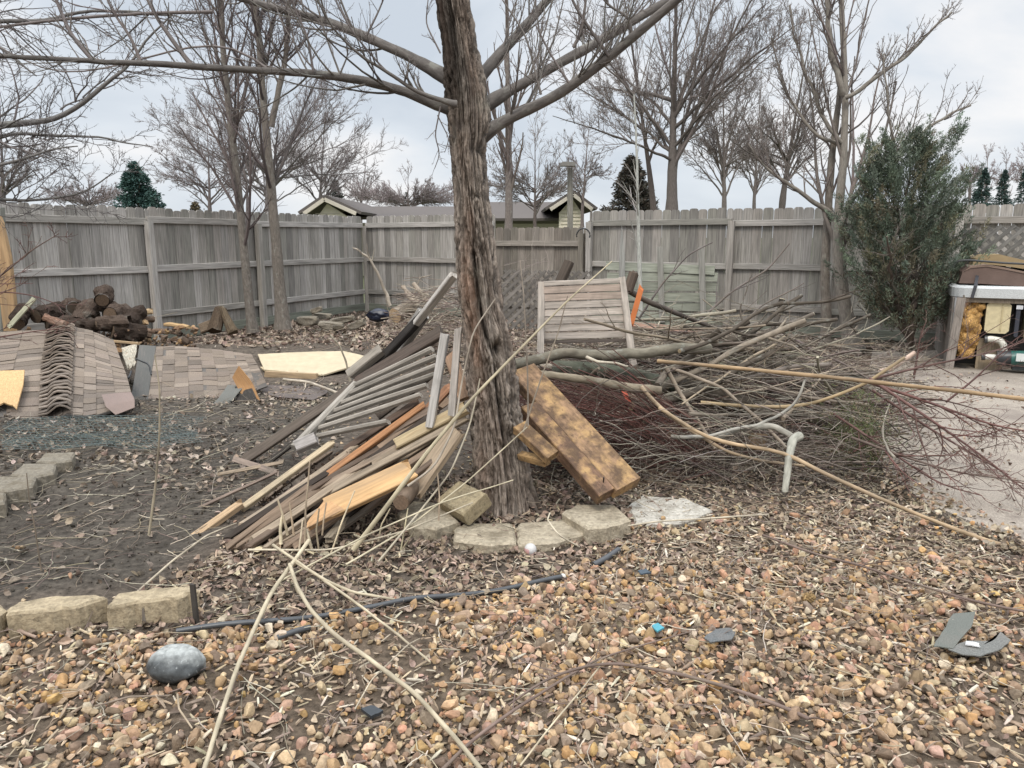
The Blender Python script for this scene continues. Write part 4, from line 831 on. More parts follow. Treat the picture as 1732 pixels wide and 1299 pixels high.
# dark stake beside the block
mb = MB(); q = ong(333, 1056); mb.board(q-A([0, 0, .03]), q+A([-.004, 0, .165]), .022, .012, (-.4, -1, 0), (.045, .038, .033), rough=.008); O('stake', mb, M['wood'], label='short dark stake pushed in at the end of the front edging blocks', cat='stake')
mb = MB(); q = ong(244, 1058); mb.board(q-A([0, 0, .02]), q+A([.002, 0, .075]), .02, .006, (.2, -1, 0), (.2, .17, .14), rough=.02, taper=.3); O('wood_splinter', mb, M['wood'], label='grey pointed splinter standing against the front edging block', cat='splinter')
# cobble
mb = MB(); bv, bf = ICO[3]; q = bv.copy()
rr_ = np.random.default_rng(8)
for _ in range(12):
    n = nrm(rr_.normal(0, 1, 3)); e_ = np.clip(q@n-rr_.uniform(.78, .93), 0, None); q = q-e_[:, None]*n*.9
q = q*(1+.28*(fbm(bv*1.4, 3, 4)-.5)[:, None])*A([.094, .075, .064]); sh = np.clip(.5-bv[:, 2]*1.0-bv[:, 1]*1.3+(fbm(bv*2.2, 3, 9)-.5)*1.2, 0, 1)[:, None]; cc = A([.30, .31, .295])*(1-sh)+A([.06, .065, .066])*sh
mb.add(q+ong(302, 1152, .05), bf, cc, q); O('cobble', mb, M['rock'], label='smooth blue grey cobble lying on the gravel at the lower left', cat='rock', smooth=True)
# hose
hp = [(300, 1076), (360, 1072), (440, 1064), (530, 1051), (600, 1040), (640, 1034), (700, 1024), (760, 1016), (840, 1003), (900, 992), (950, 983)]
P, R = resample(A([ong(x, y, .022) for x, y in hp]), np.full(len(hp), .0105), 50); P[:, 2] += .008*np.sin(np.linspace(0, 14, 50)); mb = MB(); mb.tube(P, R, 12, (.055, .058, .062)); O('drip_hose', mb, M['plastic'], label='long black irrigation hose running along the edge of the gravel', cat='hose', smooth=True)
P, R = resample(A([ong(1004, 958, .02), ong(1022, 953, .03), ong(1046, 940, .035)]), np.full(3, .014), 10); mb = MB(); mb.tube(P, R, 12, (.06, .062, .066)); O('hose_piece', mb, M['plastic'], label='short stub of black hose below the raised edging block', cat='hose', smooth=True)
P, R = resample(A([ong(470, 1090, .025), ong(500, 1082, .03), ong(525, 1074, .025)]), np.full(3, .011), 8); mb = MB(); mb.tube(P, R, 10, (.06, .062, .066)); O('hose_piece', mb, M['plastic'], label='short buried stub of hose below the long black hose', cat='hose', smooth=True)
# small ball, eggs of litter
mb = MB(); cc = np.where((ICO[3][0][:, :1] < -.2) & (ICO[3][0][:, 2:] < .35), A([.62, .36, .34]), A([.62, .60, .58])); mb.sphere(ong(897, 936, .02), .029, cc*.8); O('ball', mb, M['plain'], label='small white and pink ball in the leaves below the edging', cat='ball', smooth=True)
mb = MB(); mb.sphere(ong(952, 980, .022), .014, (.6, .56, .5)); O('pale_pebble', mb, M['plain'], label='tiny round whitish pebble at the right end of the long hose', cat='pebble', smooth=True)
# pine cone
def pinecone(c, ax, L, r0, label):
    mb = MB(); ax = nrm(ax); u = nrm(np.cross(ax, A([0, 0, 1.]))); v = np.cross(ax, u); mb.tube(A([c, c+ax*L]), A([r0*.5, r0*.2]), 7, (.16, .10, .05))
    for i in range(70):
        t = i/70; a = i*2.4; rr = r0*math.sin(math.pi*(.12+.84*t))**.6; d = u*math.cos(a)+v*math.sin(a); b = c+ax*L*t+d*rr*.55
        mb.board(b, b+d*rr*.6+ax*L*.07, L*.13, L*.03, ax, A([.34, .23, .11])*RNG.uniform(.6, 1.3), segs=1)
    O('pine_cone', mb, M['wood'], label=label, cat='pine cone')
pinecone(ong(1356, 1024, .03), A([1, .25, .0]), .055, .019, 'brown pine cone lying on the gravel right of centre')
# shingle scraps and plastic bits on the gravel
def scrap(name, label, ol, dz, col, mat, th=.004, curl=.0, cat='scrap'):
    P = A([ong(x, y, dz) for x, y in ol]); z = P[:, 2].mean(); c = P.mean(0); q = P[:, :2]-c[:2]
    if (q[:, 0]*np.roll(q[:, 1], -1)-np.roll(q[:, 0], -1)*q[:, 1]).sum() < 0: q = q[::-1]
    o_ = rough_poly(q, 3, .0015); mb = MB(); k = len(o_); zz = curl*(o_[:, 0]**2)*20; i = np.arange(k); V = np.concatenate([np.concatenate([o_, zz[:, None]], 1), np.concatenate([o_, zz[:, None]-th], 1)])+A([c[0], c[1], z])
    ctr = A([[c[0], c[1], z], [c[0], c[1], z-th]]); V = np.concatenate([V, ctr]); j = (i+1) % k
    mb.add(V, [np.stack([i, j, 0*i+2*k], -1), np.stack([j+k, i+k, 0*i+2*k+1], -1), np.stack([i+k, j+k, j, i], -1)], col, V); return O(name, mb, M[mat], label=label, cat=cat)
sg = G('shingle_scrap', 'dark grey folded L shaped shingle scrap on the gravel at the right', 'shingle', ong(1640, 1115))
for nm, ol, dz, cc in (('flap', [(1608, 1062), (1648, 1058), (1640, 1085), (1608, 1122), (1575, 1118), (1590, 1095)], .056, (.13, .135, .12)), ('flap', [(1600, 1122), (1632, 1108), (1676, 1108), (1690, 1092), (1706, 1106), (1692, 1122), (1655, 1134), (1625, 1132)], .052, (.15, .15, .14)), ('white_strip', [(1630, 1112), (1652, 1116), (1654, 1122), (1630, 1118)], .060, (.6, .6, .6))):
    o = scrap(nm, nm, ol, dz, cc, 'shingle', curl=.0); o.parent = sg; o.location = A(o.location)-A(sg.location); del o['category']; del o['label']
scrap('shingle_scrap', 'small dark slate coloured shingle scrap between orange gravel stones', [(1190, 1102), (1210, 1088), (1232, 1085), (1243, 1094), (1236, 1106), (1200, 1110)], .046, (.12, .125, .125), 'shingle', cat='shingle')
scrap('plastic_scrap', 'small black square plastic bit in the gravel near the bottom', [(612, 1222), (630, 1216), (648, 1226), (630, 1237)], .040, (.03, .035, .04), 'plastic', .01)
scrap('plastic_scrap', 'tiny bright blue plastic bit in the gravel', [(1102, 1078), (1112, 1074), (1122, 1082), (1110, 1089)], .046, (.06, .27, .33), 'plastic', .006)
scrap('plastic_scrap', 'small dark blue flat bit at the left of the bright blue one', [(1078, 975), (1092, 972), (1100, 978), (1084, 981)], .042, (.05, .07, .09), 'plastic', .006)
# ------------------------------------------------------------------ lumber pile against the tree
RNG = np.random.default_rng(99)
GW = (.30, .275, .25); DW = (.075, .058, .045); TN = (.38, .29, .19); RS = (.33, .17, .085); BW = (.19, .145, .11); YW = (.60, .40, .19)
PG = 'loose lumber leaning on the left side of the big tree'
def lumber(label, a, b, wpx, t=.02, col=GW, n=(-.35, -.8, .6), mat='wood', rough=.05, name='plank', group=PG, **k):
    p0, p1 = at(*a), at(*b); w_ = wpx*pm((p0+p1)/2); mb = MB(); mb.board(p0, p1, w_, t, n, col, rough=rough, segs=8, **k)
    return O(name, mb, M[mat], label=label, cat={'plank': 'plank', 'pole': 'pole', 'beam': 'timber', 'slat': 'slat'}.get(name, name), group=group)
# fan shaped slatted panel
g = G('slatted_bench', 'fallen grey slatted bench panel with fanned round edged slats leaning on the lumber', 'panel', at(520, 756, 4.35))
nf = (-.35, -.75, .65)
mb = MB(); mb.board(at(497, 758, 4.30), at(602, 650, 4.72), .045, .05, nf, (.33, .30, .26), segs=8, ch=.25); O('rail', mb, M['wood'], g)
mb = MB(); mb.board(at(500, 757, 4.27), at(536, 742, 4.30), .075, .05, nf, (.33, .30, .28), segs=4, rough=.02); O('rail_block', mb, M['wood'], g)
for a, b, y0 in (((601, 652), (731, 590), 4.70), ((592, 666), (738, 603), 4.66), ((576, 683), (738, 619), 4.60), ((563, 697), (735, 634), 4.55), ((550, 711), (722, 652), 4.50), ((535, 726), (712, 668), 4.45), ((524, 741), (657, 713), 4.38)):
    mb = MB(); d_ = A([0, 0, .004]); P, R = A([at(*a, y0), at(*b, y0-.22)]), None
    mb.board(P[0], P[1], .027, .042, (-.3, -.6, .75), A([.36, .325, .28])*RNG.uniform(.8, 1.08), segs=6, ch=.38, bow=RNG.normal(0, .006), rough=.006)
    O('slat', mb, M['wood'], g)
mb = MB(); mb.board(at(604, 648, 4.80), at(746, 562, 4.55), .085, .035, nf, (.105, .08, .065), segs=6, rough=.02); O('back_rail', mb, M['wood'], g)
lumber('long pale grey round pole leaning from the big tree down toward the left', (768, 465, 4.35), (706, 545, 4.75), 11, .045, (.50, .46, .41), name='pole')
lumber('grey weathered post continuing below the pale pole, half hidden', (716, 530, 4.85), (655, 620, 5.2), 26, .05, (.34, .315, .285), name='beam')
lumber('black soaked board running under the slatted panel to the ground', (716, 533, 4.78), (604, 652, 4.95), 15, .045, (.035, .03, .027))
lumber('dark brown long board lying on the soil beyond the slatted panel', (610, 646, 4.95), (408, 782, 4.82), 17, .03, (.13, .105, .085), twist=.2)
lumber('short pale block standing on the black board', (592, 634, 4.85), (642, 594, 4.85), 17, .06, (.30, .265, .22), name='block')
lumber('black narrow board under the rail of the slatted panel', (640, 640, 4.9), (462, 776, 4.75), 9, .02, (.04, .033, .028))
lumber('upper grey plank in front of the slats, standing beside the trunk', (752, 570, 4.02), (728, 716, 3.92), 14, .03, (.40, .375, .345), n=(-.3, -1, .1))
lumber('second grey stick standing against the trunk', (775, 560, 3.98), (764, 700, 3.88), 12, .03, (.40, .36, .32), n=(-.1, -1, .1))
lumber('pale brown plank between trunk and standing stick', (760, 596, 4.2), (786, 672, 4.1), 22, .03, (.38, .25, .17))
lumber('light tan long board on top of the lower stack', (563, 749, 4.25), (407, 862, 3.95), 11, .03, (.46, .37, .25), mat='wood')
lumber('tan board with a rotten jagged lower end, lowest at the left', (404, 855, 3.92), (322, 914, 3.62), 15, .035, (.40, .28, .17), rough=.10)
lumber('thin brown strip lying out furthest left on the soil', (466, 800, 4.30), (322, 866, 4.0), 5, .015, (.20, .15, .12))
lumber('long reddish orange board running under the slatted panel', (714, 688, 4.20), (486, 853, 3.88), 12, .03, (.33, .165, .08), mat='wood')
lumber('rust brown board with splintered foot at the front of the stack', (486, 848, 3.86), (380, 922, 3.52), 9, .03, (.36, .19, .10), rough=.09)
lumber('dull yellow timber leaning low against the left of the trunk', (788, 690, 3.92), (672, 752, 3.98), 20, .05, (.42, .33, .20), mat='freshwood', rough=.03)
lumber('thin weathered board below the yellow timber', (792, 706, 3.93), (548, 838, 3.80), 12, .03, (.28, .225, .165))
lumber('grey brown board edge running parallel under the orange one', (700, 742, 4.0), (510, 842, 3.85), 10, .03, (.25, .19, .14))
lumber('wide grey brown plank set steeply beside the trunk foot', (772, 728, 3.85), (700, 832, 3.72), 40, .035, (.30, .23, .16), n=(-.75, -.65, .25), rough=.03)
lumber('freshly split orange yellow board with a pointed end at the front', (692, 796, 3.66), (560, 858, 3.50), 40, .035, (.52, .33, .165), mat='freshwood', n=(-.15, -.75, .7), rough=.05)
mb = MB(); pa_, pb_ = at(566, 855, 3.505), at(520, 892, 3.42); mb.board(pa_, pb_, 40*pm(pa_), .033, (-.15, -.75, .7), (.48, .29, .15), segs=5, taper=.22, rough=.03); O('splinter', mb, M['freshwood'], label='split off pointed tip of the orange yellow board', cat='splinter', group=PG)
lumber('short grey stub under the pointed orange board', (590, 872, 3.62), (556, 912, 3.42), 16, .03, (.27, .22, .16), name='stub', rough=.04)
k = 0
for a, b, w_, c in (((560, 765, 4.35), (436, 856, 4.05), 5, BW), ((575, 775, 4.3), (420, 880, 3.95), 6, (.26, .20, .17)), ((600, 765, 4.3), (400, 900, 3.85), 7, (.13, .095, .075)), ((640, 742, 4.3), (412, 905, 3.8), 6, (.30, .22, .16)),
                    ((655, 735, 4.35), (470, 860, 4.0), 9, (.12, .085, .065)), ((700, 720, 4.15), (520, 820, 3.98), 9, (.17, .13, .10)), ((620, 770, 4.15), (380, 932, 3.62), 7, (.22, .16, .115)), ((735, 690, 4.2), (610, 768, 4.1), 14, (.17, .125, .095)),
                    ((705, 680, 4.3), (585, 760, 4.3), 12, (.12, .085, .065)), ((570, 800, 4.1), (405, 925, 3.66), 5, (.10, .075, .06)), ((760, 655, 4.25), (690, 720, 4.2), 16, (.30, .155, .09)), ((660, 800, 3.95), (560, 850, 3.85), 9, (.12, .09, .07)), ((740, 750, 4.05), (640, 800, 4.0), 12, (.10, .08, .065)),
                    ((690, 700, 4.45), (520, 800, 4.35), 14, (.09, .07, .055)), ((740, 620, 4.5), (640, 700, 4.5), 22, (.10, .08, .065))):
    lumber(('dark ' if sum(c) < .42 else 'light ')+('narrow' if w_ < 7 else 'wider' if w_ > 10 else 'thin')+' weathered board in the lumber stack '+('reaching the ground' if b[1] > 870 else 'ending above the ground')+(' beside the trunk' if b[0] > 560 else ' by its foot'), a, b, w_, .022, c, rough=.04, bow=RNG.normal(0, .01))
for i in range(74):
    t = RNG.random(); q = RNG.random()**1.2; x0 = 575+205*t; y0 = 762-95*t+q*95; L_ = RNG.uniform(90, 240); sl = RNG.uniform(.62, .76); x1 = x0-L_; y1 = y0+L_*sl
    if y1 > 925: x1 += (y1-925)/sl; y1 = 925
    if x1 < 385: y1 -= (385-x1)*sl; x1 = 385
    d0 = 4.42-.45*q-.1*(i % 3); d1 = d0-.0016*(x0-x1)
    while at(x1, y1, d1)[2] < .015: d1 -= .04
    wq = RNG.uniform(5, 15); lumber(('long ' if L_ > 165 else 'short ')+('narrow ' if wq < 10 else 'wide ')+['dark brown', 'light brown', 'blackish', 'pale grey brown'][i % 4]+' weathered board in the lower lumber stack, '+('near the trunk' if (x0+x1)/2 > 620 else 'toward its foot' if (x0+x1)/2 < 520 else 'in its middle'), (x0, y0, d0), (x1, y1, d1), wq, RNG.uniform(.015, .03), A([(.12, .085, .062), (.21, .15, .105), (.05, .038, .03), (.30, .235, .17)][i % 4])*RNG.uniform(.8, 1.15), rough=.06, n=(-.35+RNG.normal(0, .2), -.8, .6+RNG.normal(0, .25)), bow=RNG.normal(0, .01))
lumber('splintered stick lying crosswise on the soil left of the stack', (395, 776, 4.75), (470, 800, 4.35), 10, .012, (.27, .21, .17), name='slat', rough=.05)
lumber('forked splinter beneath the crosswise stick', (372, 802, 4.5), (478, 782, 4.5), 6, .012, (.30, .235, .17), name='slat', rough=.05)
# dark crumbs added to put shade into the hollows of the stack
r_ = np.random.default_rng(4); n = 2200; t_ = r_.random(n); P = at(690-270*t_+r_.normal(0, 16, n), 757+130*t_+r_.normal(0, 16, n), 4.38-.36*t_); leaves('hollow_shade_crumbs', 'dark wood crumbs added between the boards to shade the hollows', P, .012, [(.09, .06, .045), (.14, .095, .065), (.06, .045, .035)], 1.5, 71, 'leaf')
RNG = np.random.default_rng(100)
# log ends and stubs
def log(label, a, b, r0, r1=None, col=(.17, .14, .115), end=(.42, .31, .19), mat='bark2', name='log', group=None, kink=0, k=12):
    p0, p1 = at(*a), at(*b); R0 = r0*pm(p0); R1 = (r1 or r0)*pm(p1); P, R = resample(A([p0, (p0+p1)/2+RNG.normal(0, kink+1e-4, 3), p1]), A([R0, (R0+R1)/2, R1]), k)
    R = R*(1+.12*(vnoise(P*9+3, 2)-.5)); mb = MB(); mb.tube(P, R, 16, col, cap=False); o = O(name, mb, M[mat], label=label, cat=name, group=group, smooth=True)
    for q, s_ in ((0, -1), (-1, 1)):
        d = nrm(P[q]-P[q-s_]); mb = MB(); mb.tube(A([P[q]-d*.002, P[q]+d*.002]), A([R[q]*.985, R[q]*.97]), 16, A(end)*RNG.uniform(.8, 1.1)); O('cut_end', mb, M['wood'], o)
    return o
log('short log end poking out beside the fallen block', (678, 850, 3.52), (700, 820, 3.75), 14, None, (.15, .11, .08), (.16, .11, .075))
# rotting double timber right of the trunk
def beam(name, label, a, b, w_, t, n, col, mat='rotten', parent=None):
    mb = MB(); mb.board(a, b, w_, t, n, col, rough=.01, segs=14, ch=.06); return O(name, mb, M[mat], parent=parent, label=None if parent else label, cat=None if parent else 'timber')
E1 = at(1046, 832, 3.74); E0 = at(868, 634, 4.32); ax = nrm(E1-E0); wv = nrm(at(1085, 806, 3.88)-at(1006, 862, 3.64)); nn_ = nrm(np.cross(wv, ax)); nn_ = nn_ if nn_[2] > 0 else -nn_; wv = np.cross(nn_, ax); wv = wv if wv[0] > 0 else -wv
g = G('double_timber', 'two rotting yellow brown timbers side by side sloping onto an edging block', 'timber', E1)
beam('timber', '', E0+wv*.058, E1+wv*.058, .175, .07, nn_, (.27, .17, .10), parent=g)
beam('timber', '', E0-wv*.08+ax*.25, E1-wv*.080-ax*.01, .105, .07, nn_, (.19, .115, .075), parent=g)
mb = MB(); q = E1-wv*.07-ax*.06+nn_*.05; mb.tube(A([q, q+nn_*.03-ax*.01]), A([.004, .004]), 6, (.03, .02, .015)); O('nail', mb, M['dark'], g)
bA, bB = at(878, 722, 3.84), at(934, 774, 3.70); beam('timber', 'short rotting timber stub between the trunk and the double timber', bA, bB, .082, .045, nn_, (.24, .15, .08))
bA, bB = at(880, 770, 3.85), at(925, 782, 3.72); beam('timber', 'broken yellow wood stub under the short timber beside the trunk', bA, bB, .045, .035, nn_, (.30, .19, .09))
# slatted chair back standing in the brush pile
g = G('slatted_headboard', 'weathered slatted wooden headboard with two stiles standing upright in the brush pile', 'headboard', at(990, 612, 5.2))
yb = 5.25
for a, b, w_ in (((916, 477), (914, 612), .046), ((1051, 469), (1071, 618), .046)):
    mb = MB(); mb.board(at(*b, yb-.04), at(*a, yb+.05), w_, .05, (0, -1, .15), (.56, .49, .42), segs=5, ch=.1); O('stile', mb, M['wood'], g)
ev = [(479, 474), (489, 482), (500.5, 494), (513, 505.5), (525, 517), (537.5, 529), (549.5, 540.5), (561, 552.5)]
def sl(xl, xr, y0l, y0r, y1l, y1r, nm, c):
    mb = MB(); A_ = at(xl, (y0l+y1l)/2, yb+.02); B_ = at(xr, (y0r+y1r)/2, yb+.02); mb.board(A_, B_, ((y1l-y0l)+(y1r-y0r))/2*pm(A_)*.95, .02, (0, -1, .12+RNG.normal(0, .01)), A(c)*RNG.uniform(.88, 1.08), segs=4, ch=.12); O(nm, mb, M['wood'], g)
sl(920, 1048, 476, 470, 484, 479, 'top_rail', (.54, .47, .40))
for i in range(7):
    y0, y1 = 485+i*12.9, 480+i*13.1; sl(920+i*.1, 1048+i*2.1, y0, y1, y0+12.2, y1+12.4, 'slat', (.52, .45, .385) if i > 1 else (.48, .38, .31))
sl(920, 1064, 575.5, 572, 581, 578, 'bottom_rail', (.13, .105, .09))
# boards and stakes sticking out of the pile
BG2 = 'odd boards sticking up out of the brush pile'
lumber('dark broken post end standing above the headboard', (962, 445, 5.9), (946, 480, 5.9), 16, .05, (.095, .075, .06), name='stub', group=BG2)
lumber('short dark brown post end right of the headboard', (1073, 460, 5.6), (1062, 492, 5.6), 15, .05, (.12, .09, .07), name='stub', group=BG2)
lumber('bright orange flat stake leaning right of the headboard', (1085, 486, 5.5), (1068, 546, 5.5), 9, .012, (.62, .20, .07), n=(-.2, -1, .1), mat='plain', name='stake', group=BG2)
lumber('small red orange strip in the dark twigs under the headboard', (1052, 655, 4.75), (1064, 680, 4.68), 7, .01, (.45, .09, .05), n=(-.2, -1, .2), mat='plain', name='strip', group=BG2)
lumber('reddish brown long board lying beyond the brush near the fence', (1060, 548, 8.3), (1195, 562, 8.0), 10, .03, (.30, .19, .14), group=BG2)
# ------------------------------------------------------------------ brush pile
RNG = np.random.default_rng(123)
CX, CYY = 1.6, 5.9
def hpile(x, y):
    a = math.radians(-14); dx, dy = x-CX, y-CYY; u = dx*math.cos(a)+dy*math.sin(a); v = -dx*math.sin(a)+dy*math.cos(a)
    return .72*np.clip(1-(u/1.62)**2-(v/1.75)**2, 0, 1)**.75
def branch(label, l, r0, r1, col, k=26, name='branch', group=None, side=0, wob=.006, Y=None, mat='twig', end=None, nod=0):
    P, R = limb(l, (r0, r1), k, Y); P[1:-1] += (fbm(P[1:-1]*7+RNG.random()*9, 2, 4)-.5)[:, None]*wob*A([1, 1, 1.4])
    if nod: R = R*(1+nod*(np.arange(len(R)) % 5 == 0))
    mb = MB(); sd_ = 10 if r0 > 4 else 7; mb.tube(P, R*(1+.14*(fbm(P*22, 2, 3)-.5)*2), sd_, barked(P, sd_, col))
    if side:
        a = spawn(P[None], R[None], side, (.4, 1), .35, .5, .1, 7, .2, 1, .13, rmin=.0012); mb.tube(*a, 4, jit(col, len(a[0]), .1)); b = spawn(*a, 3, (.4, 1), .4, .5, .05, 5, wob=.13, rmin=.001); mb.tube(*b, 3, jit(col, len(b[0]), .1))
    o = O(name, mb, M[mat], label=label, cat='branch', group=group, smooth=True)
    if end is not None:
        d = nrm(P[0]-P[1]); mb = MB(); mb.tube(A([P[0], P[0]+d*.003]), A([R[0]*.95, R[0]*.9]), 10, end); O('cut_end', mb, M['plain'], o)
    return o
LG = 'big cut limbs in the brush pile'
OL = (.17, .155, .115)
branch('thick olive grey limb curving along the front top of the brush pile', [(872, 616, 4.75), (925, 606, 4.8), (950, 598, 4.85), (1020, 602, 4.9), (1085, 596, 4.95), (1140, 588, 5.0), (1200, 590, 5.1)], 9, 9, (.19, .17, .13), group=LG, mat='bark2', wob=.03)
branch('dark thick log just below the curved olive limb', [(935, 622, 5.1), (1000, 625, 5.1), (1080, 636, 5.1), (1140, 652, 5.1)], 13, 12, (.095, .10, .075), group=LG, mat='bark2')
branch('straight olive limb ending in a knot below the dark log', [(872, 632, 4.5), (940, 636, 4.5), (1010, 645, 4.5), (1060, 655, 4.5), (1118, 661, 4.5)], 6.5, 8, (.22, .185, .135), group=LG, mat='bark2')
branch('dark heavy log lying at the right end of the brush pile', [(1150, 655, 5.2), (1215, 672, 5.2), (1290, 695, 5.2), (1352, 702, 5.2), (1412, 716, 5.2)], 17, 15, (.085, .07, .055), group=LG, mat='bark2', end=(.07, .055, .045))
branch('long golden brown stem laid over the pile out past the right edge', [(1112, 611, 4.7), (1200, 618, 4.55), (1300, 628, 4.4), (1420, 640, 4.2), (1560, 655, 4.0), (1680, 668, 3.85), (1790, 684, 3.75)], 3.2, 3.8, (.31, .215, .125), group=LG, wob=.004, nod=.12)
branch('long tan stem sweeping down across the front of the pile to the lower right', [(1115, 690, 4.35), (1130, 700, 4.3), (1195, 770, 4.1), (1290, 775, 4.1), (1345, 765, 4.1)][:2]+[(1180, 735, 4.2), (1240, 745, 4.2), (1290, 738, 4.22)][:0]+[(1200, 745, 4.15), (1290, 720, 4.3)][:1]+[(1330, 765, 4.1), (1400, 805, 3.9), (1500, 848, 3.72), (1600, 890, 3.55), (1700, 925, 3.42), (1800, 950, 3.3)], 3.2, 3.4, (.33, .24, .15), group=LG, nod=.12)
branch('tan stem from the knot end crossing down to the gravel', [(1085, 655, 4.48), (1120, 695, 4.35), (1180, 735, 4.3), (1230, 765, 4.25), (1290, 780, 4.3), (1360, 788, 4.35)], 3.6, 2.2, (.32, .24, .16), group=LG, nod=.1)
branch('yellowish stem bending up over the patio beside the golden one', [(1185, 681, 4.7), (1250, 686, 4.65), (1320, 689, 4.6), (1370, 684, 4.55), (1420, 668, 4.5), (1470, 645, 4.5), (1530, 605, 4.5)], 3.2, 2.6, (.35, .26, .15), group=LG, nod=.1)
branch('pale pinkish cut branch on the patio edge pointing at the tub', [(1486, 631, 6.3), (1510, 622, 6.3), (1548, 596, 6.3)], 5, 3.5, (.46, .34, .27), group=LG)
branch('grey limb stub with a broken end hanging down at the pile front', [(1352, 738, 4.2), (1340, 745, 4.15), (1334, 780, 4.05), (1328, 832, 3.98)], 8, 5.5, (.33, .32, .27), group=LG, mat='bark2', wob=.02)
branch('crooked grey branch feeding the broken stub', [(1205, 742, 4.3), (1250, 726, 4.3), (1300, 716, 4.3), (1345, 742, 4.2)], 4, 6, (.28, .26, .22), group=LG, mat='bark2', wob=.03)
branch('wavy grey branch rising out of the pile front', [(1135, 738, 4.3), (1190, 745, 4.25), (1225, 730, 4.25), (1290, 715, 4.3), (1340, 690, 4.4), (1355, 665, 4.45), (1362, 640, 4.5)], 3.5, 2, (.27, .255, .22), group=LG, wob=.03)
branch('black upright branch with a pale cut top standing in the pile', [(1323, 506, 6.6), (1318, 530, 6.6), (1305, 560, 6.5), (1288, 602, 6.4)], 5.5, 3.5, (.06, .05, .04), group=LG, end=(.60, .52, .36), wob=.01)
branch('long dark branch with a cut end reaching up right over the pile', [(1376, 531, 6.8), (1350, 542, 6.8), (1310, 556, 6.8), (1255, 570, 6.7), (1190, 578, 6.6)], 4, 3, (.13, .11, .09), group=LG, end=(.5, .45, .33))
branch('dark curved branch from the orange stake down to the right', [(1064, 492, 5.7), (1100, 512, 5.8), (1145, 530, 5.9), (1200, 552, 6.0), (1280, 565, 6.2)], 5, 3, (.08, .065, .055), group=LG)
branch('thin dark branch rising steeply to the upper right over the panel', [(1180, 545, 6.5), (1235, 495, 6.5), (1300, 455, 6.5), (1335, 412, 6.5)], 2.2, 1.2, (.13, .11, .10), group=LG, side=3)
branch('thin forked dark branch reaching toward the headboard', [(1080, 540, 6.0), (1120, 480, 6.0), (1165, 430, 6.0), (1205, 410, 6.0)], 2, 1, (.13, .11, .10), group=LG, side=3)
branch('branch with a pointed broken end lying over the dark log', [(1190, 580, 5.2), (1165, 605, 5.1), (1125, 632, 4.9), (1112, 652, 4.8)], 6, 6, (.15, .125, .10), group=LG, mat='bark2')
branch('pale peeled twig across the olive limb', [(992, 604, 4.75), (1010, 612, 4.7), (1045, 614, 4.7), (1062, 620, 4.7)], 3, 2, (.42, .37, .29), group=LG)
branch('stem crossing down left to right behind the tan stems', [(1125, 620, 4.9), (1150, 665, 4.8), (1180, 710, 4.6), (1210, 760, 4.4)], 4, 3, (.25, .2, .15), group=LG)
branch('long slanting stem in the middle of the pile', [(1135, 622, 4.9), (1220, 655, 4.8), (1290, 715, 4.5), (1330, 758, 4.3)], 3, 3, (.26, .21, .16), group=LG)
# random cut branches: each its own object
SBG = 'cut branches heaped in the brush pile'
BC = [(.22, .19, .15), (.30, .26, .20), (.16, .13, .105), (.27, .215, .155), (.20, .17, .145), (.36, .31, .24), (.13, .105, .09)]
for i in range(330):
    u = RNG.uniform(-1.75, 1.75); v = RNG.uniform(-1.5, 1.5)
    x = CX+u; y = CYY+v-.2*u; hh = hpile(x, y)
    if hh < .03 and RNG.random() < .6: continue
    z = hh*RNG.uniform(.35, 1.12)**.8+.02; th_ = RNG.normal(-.12, .75)+(math.pi if RNG.random() < .4 else 0); L = RNG.uniform(.7, 1.9)
    d = A([math.cos(th_), math.sin(th_)*.8, RNG.normal(0, .13)+(RNG.uniform(.25, .7) if RNG.random() < .10 else 0)]); k = 12; p = A([x, y, z])-d*L*.5; Pl = [p]
    d2 = d.copy()
    for j in range(k-1): d2 = nrm(d2+RNG.normal(0, .08, 3)*A([1, 1, .6])); p = p+d2*L/(k-1); Pl.append(p)
    P = A(Pl); P[:, 2] = np.maximum(P[:, 2], gz(P[:, 0], P[:, 1])+.012); r0 = RNG.choice([.004, .006, .008, .012, .017], p=[.14, .25, .28, .22, .11])
    if proj(P)[0].min() < 885 or proj(P)[0].max() > 1530: continue
    c = jit(BC, 1, .15)[0]; mb = MB(); sd_ = 6 if r0 < .01 else 9; mb.tube(P, np.linspace(r0, r0*.45, k)*(1+.12*RNG.normal(0, 1, k)).clip(.7, 1.4), sd_, barked(P, sd_, c))
    a = spawn(P[None], np.linspace(r0, r0*.45, k)[None], 3, (.4, .9), .4, .5, 0, 7, .2, 1, .14, rmin=.0018); mb.tube(*a, 4, jit(c, 3, .1), cap=False); b = spawn(*a, 3, (.4, 1), .45, .5, 0, 5, wob=.14, rmin=.0014); mb.tube(*b, 3, jit(c, 9, .1), cap=False)
    xm, ym = proj(P.mean(0)); lum = c.sum()/3
    lab = ('thick ' if r0 > .01 else 'medium ' if r0 > .005 else 'thin ')+('pale tan' if lum > .26 else 'grey brown' if lum > .17 else 'dark brown')+(' long' if L > 1.3 else ' short' if L < 1.0 else '')+' branch '+('rising from ' if abs(nrm(P[-1]-P[0])[2]) > .28 else 'lying level in ')+'the brush pile '+('below the headboard' if xm < 1080 else 'before the screen' if xm < 1220 else 'by the post' if xm < 1360 else 'by the patio')+(', far side' if ym < 640 else ', near side')
    O('branch', mb, M['twig'], label=lab, cat='branch', group=SBG, smooth=True)
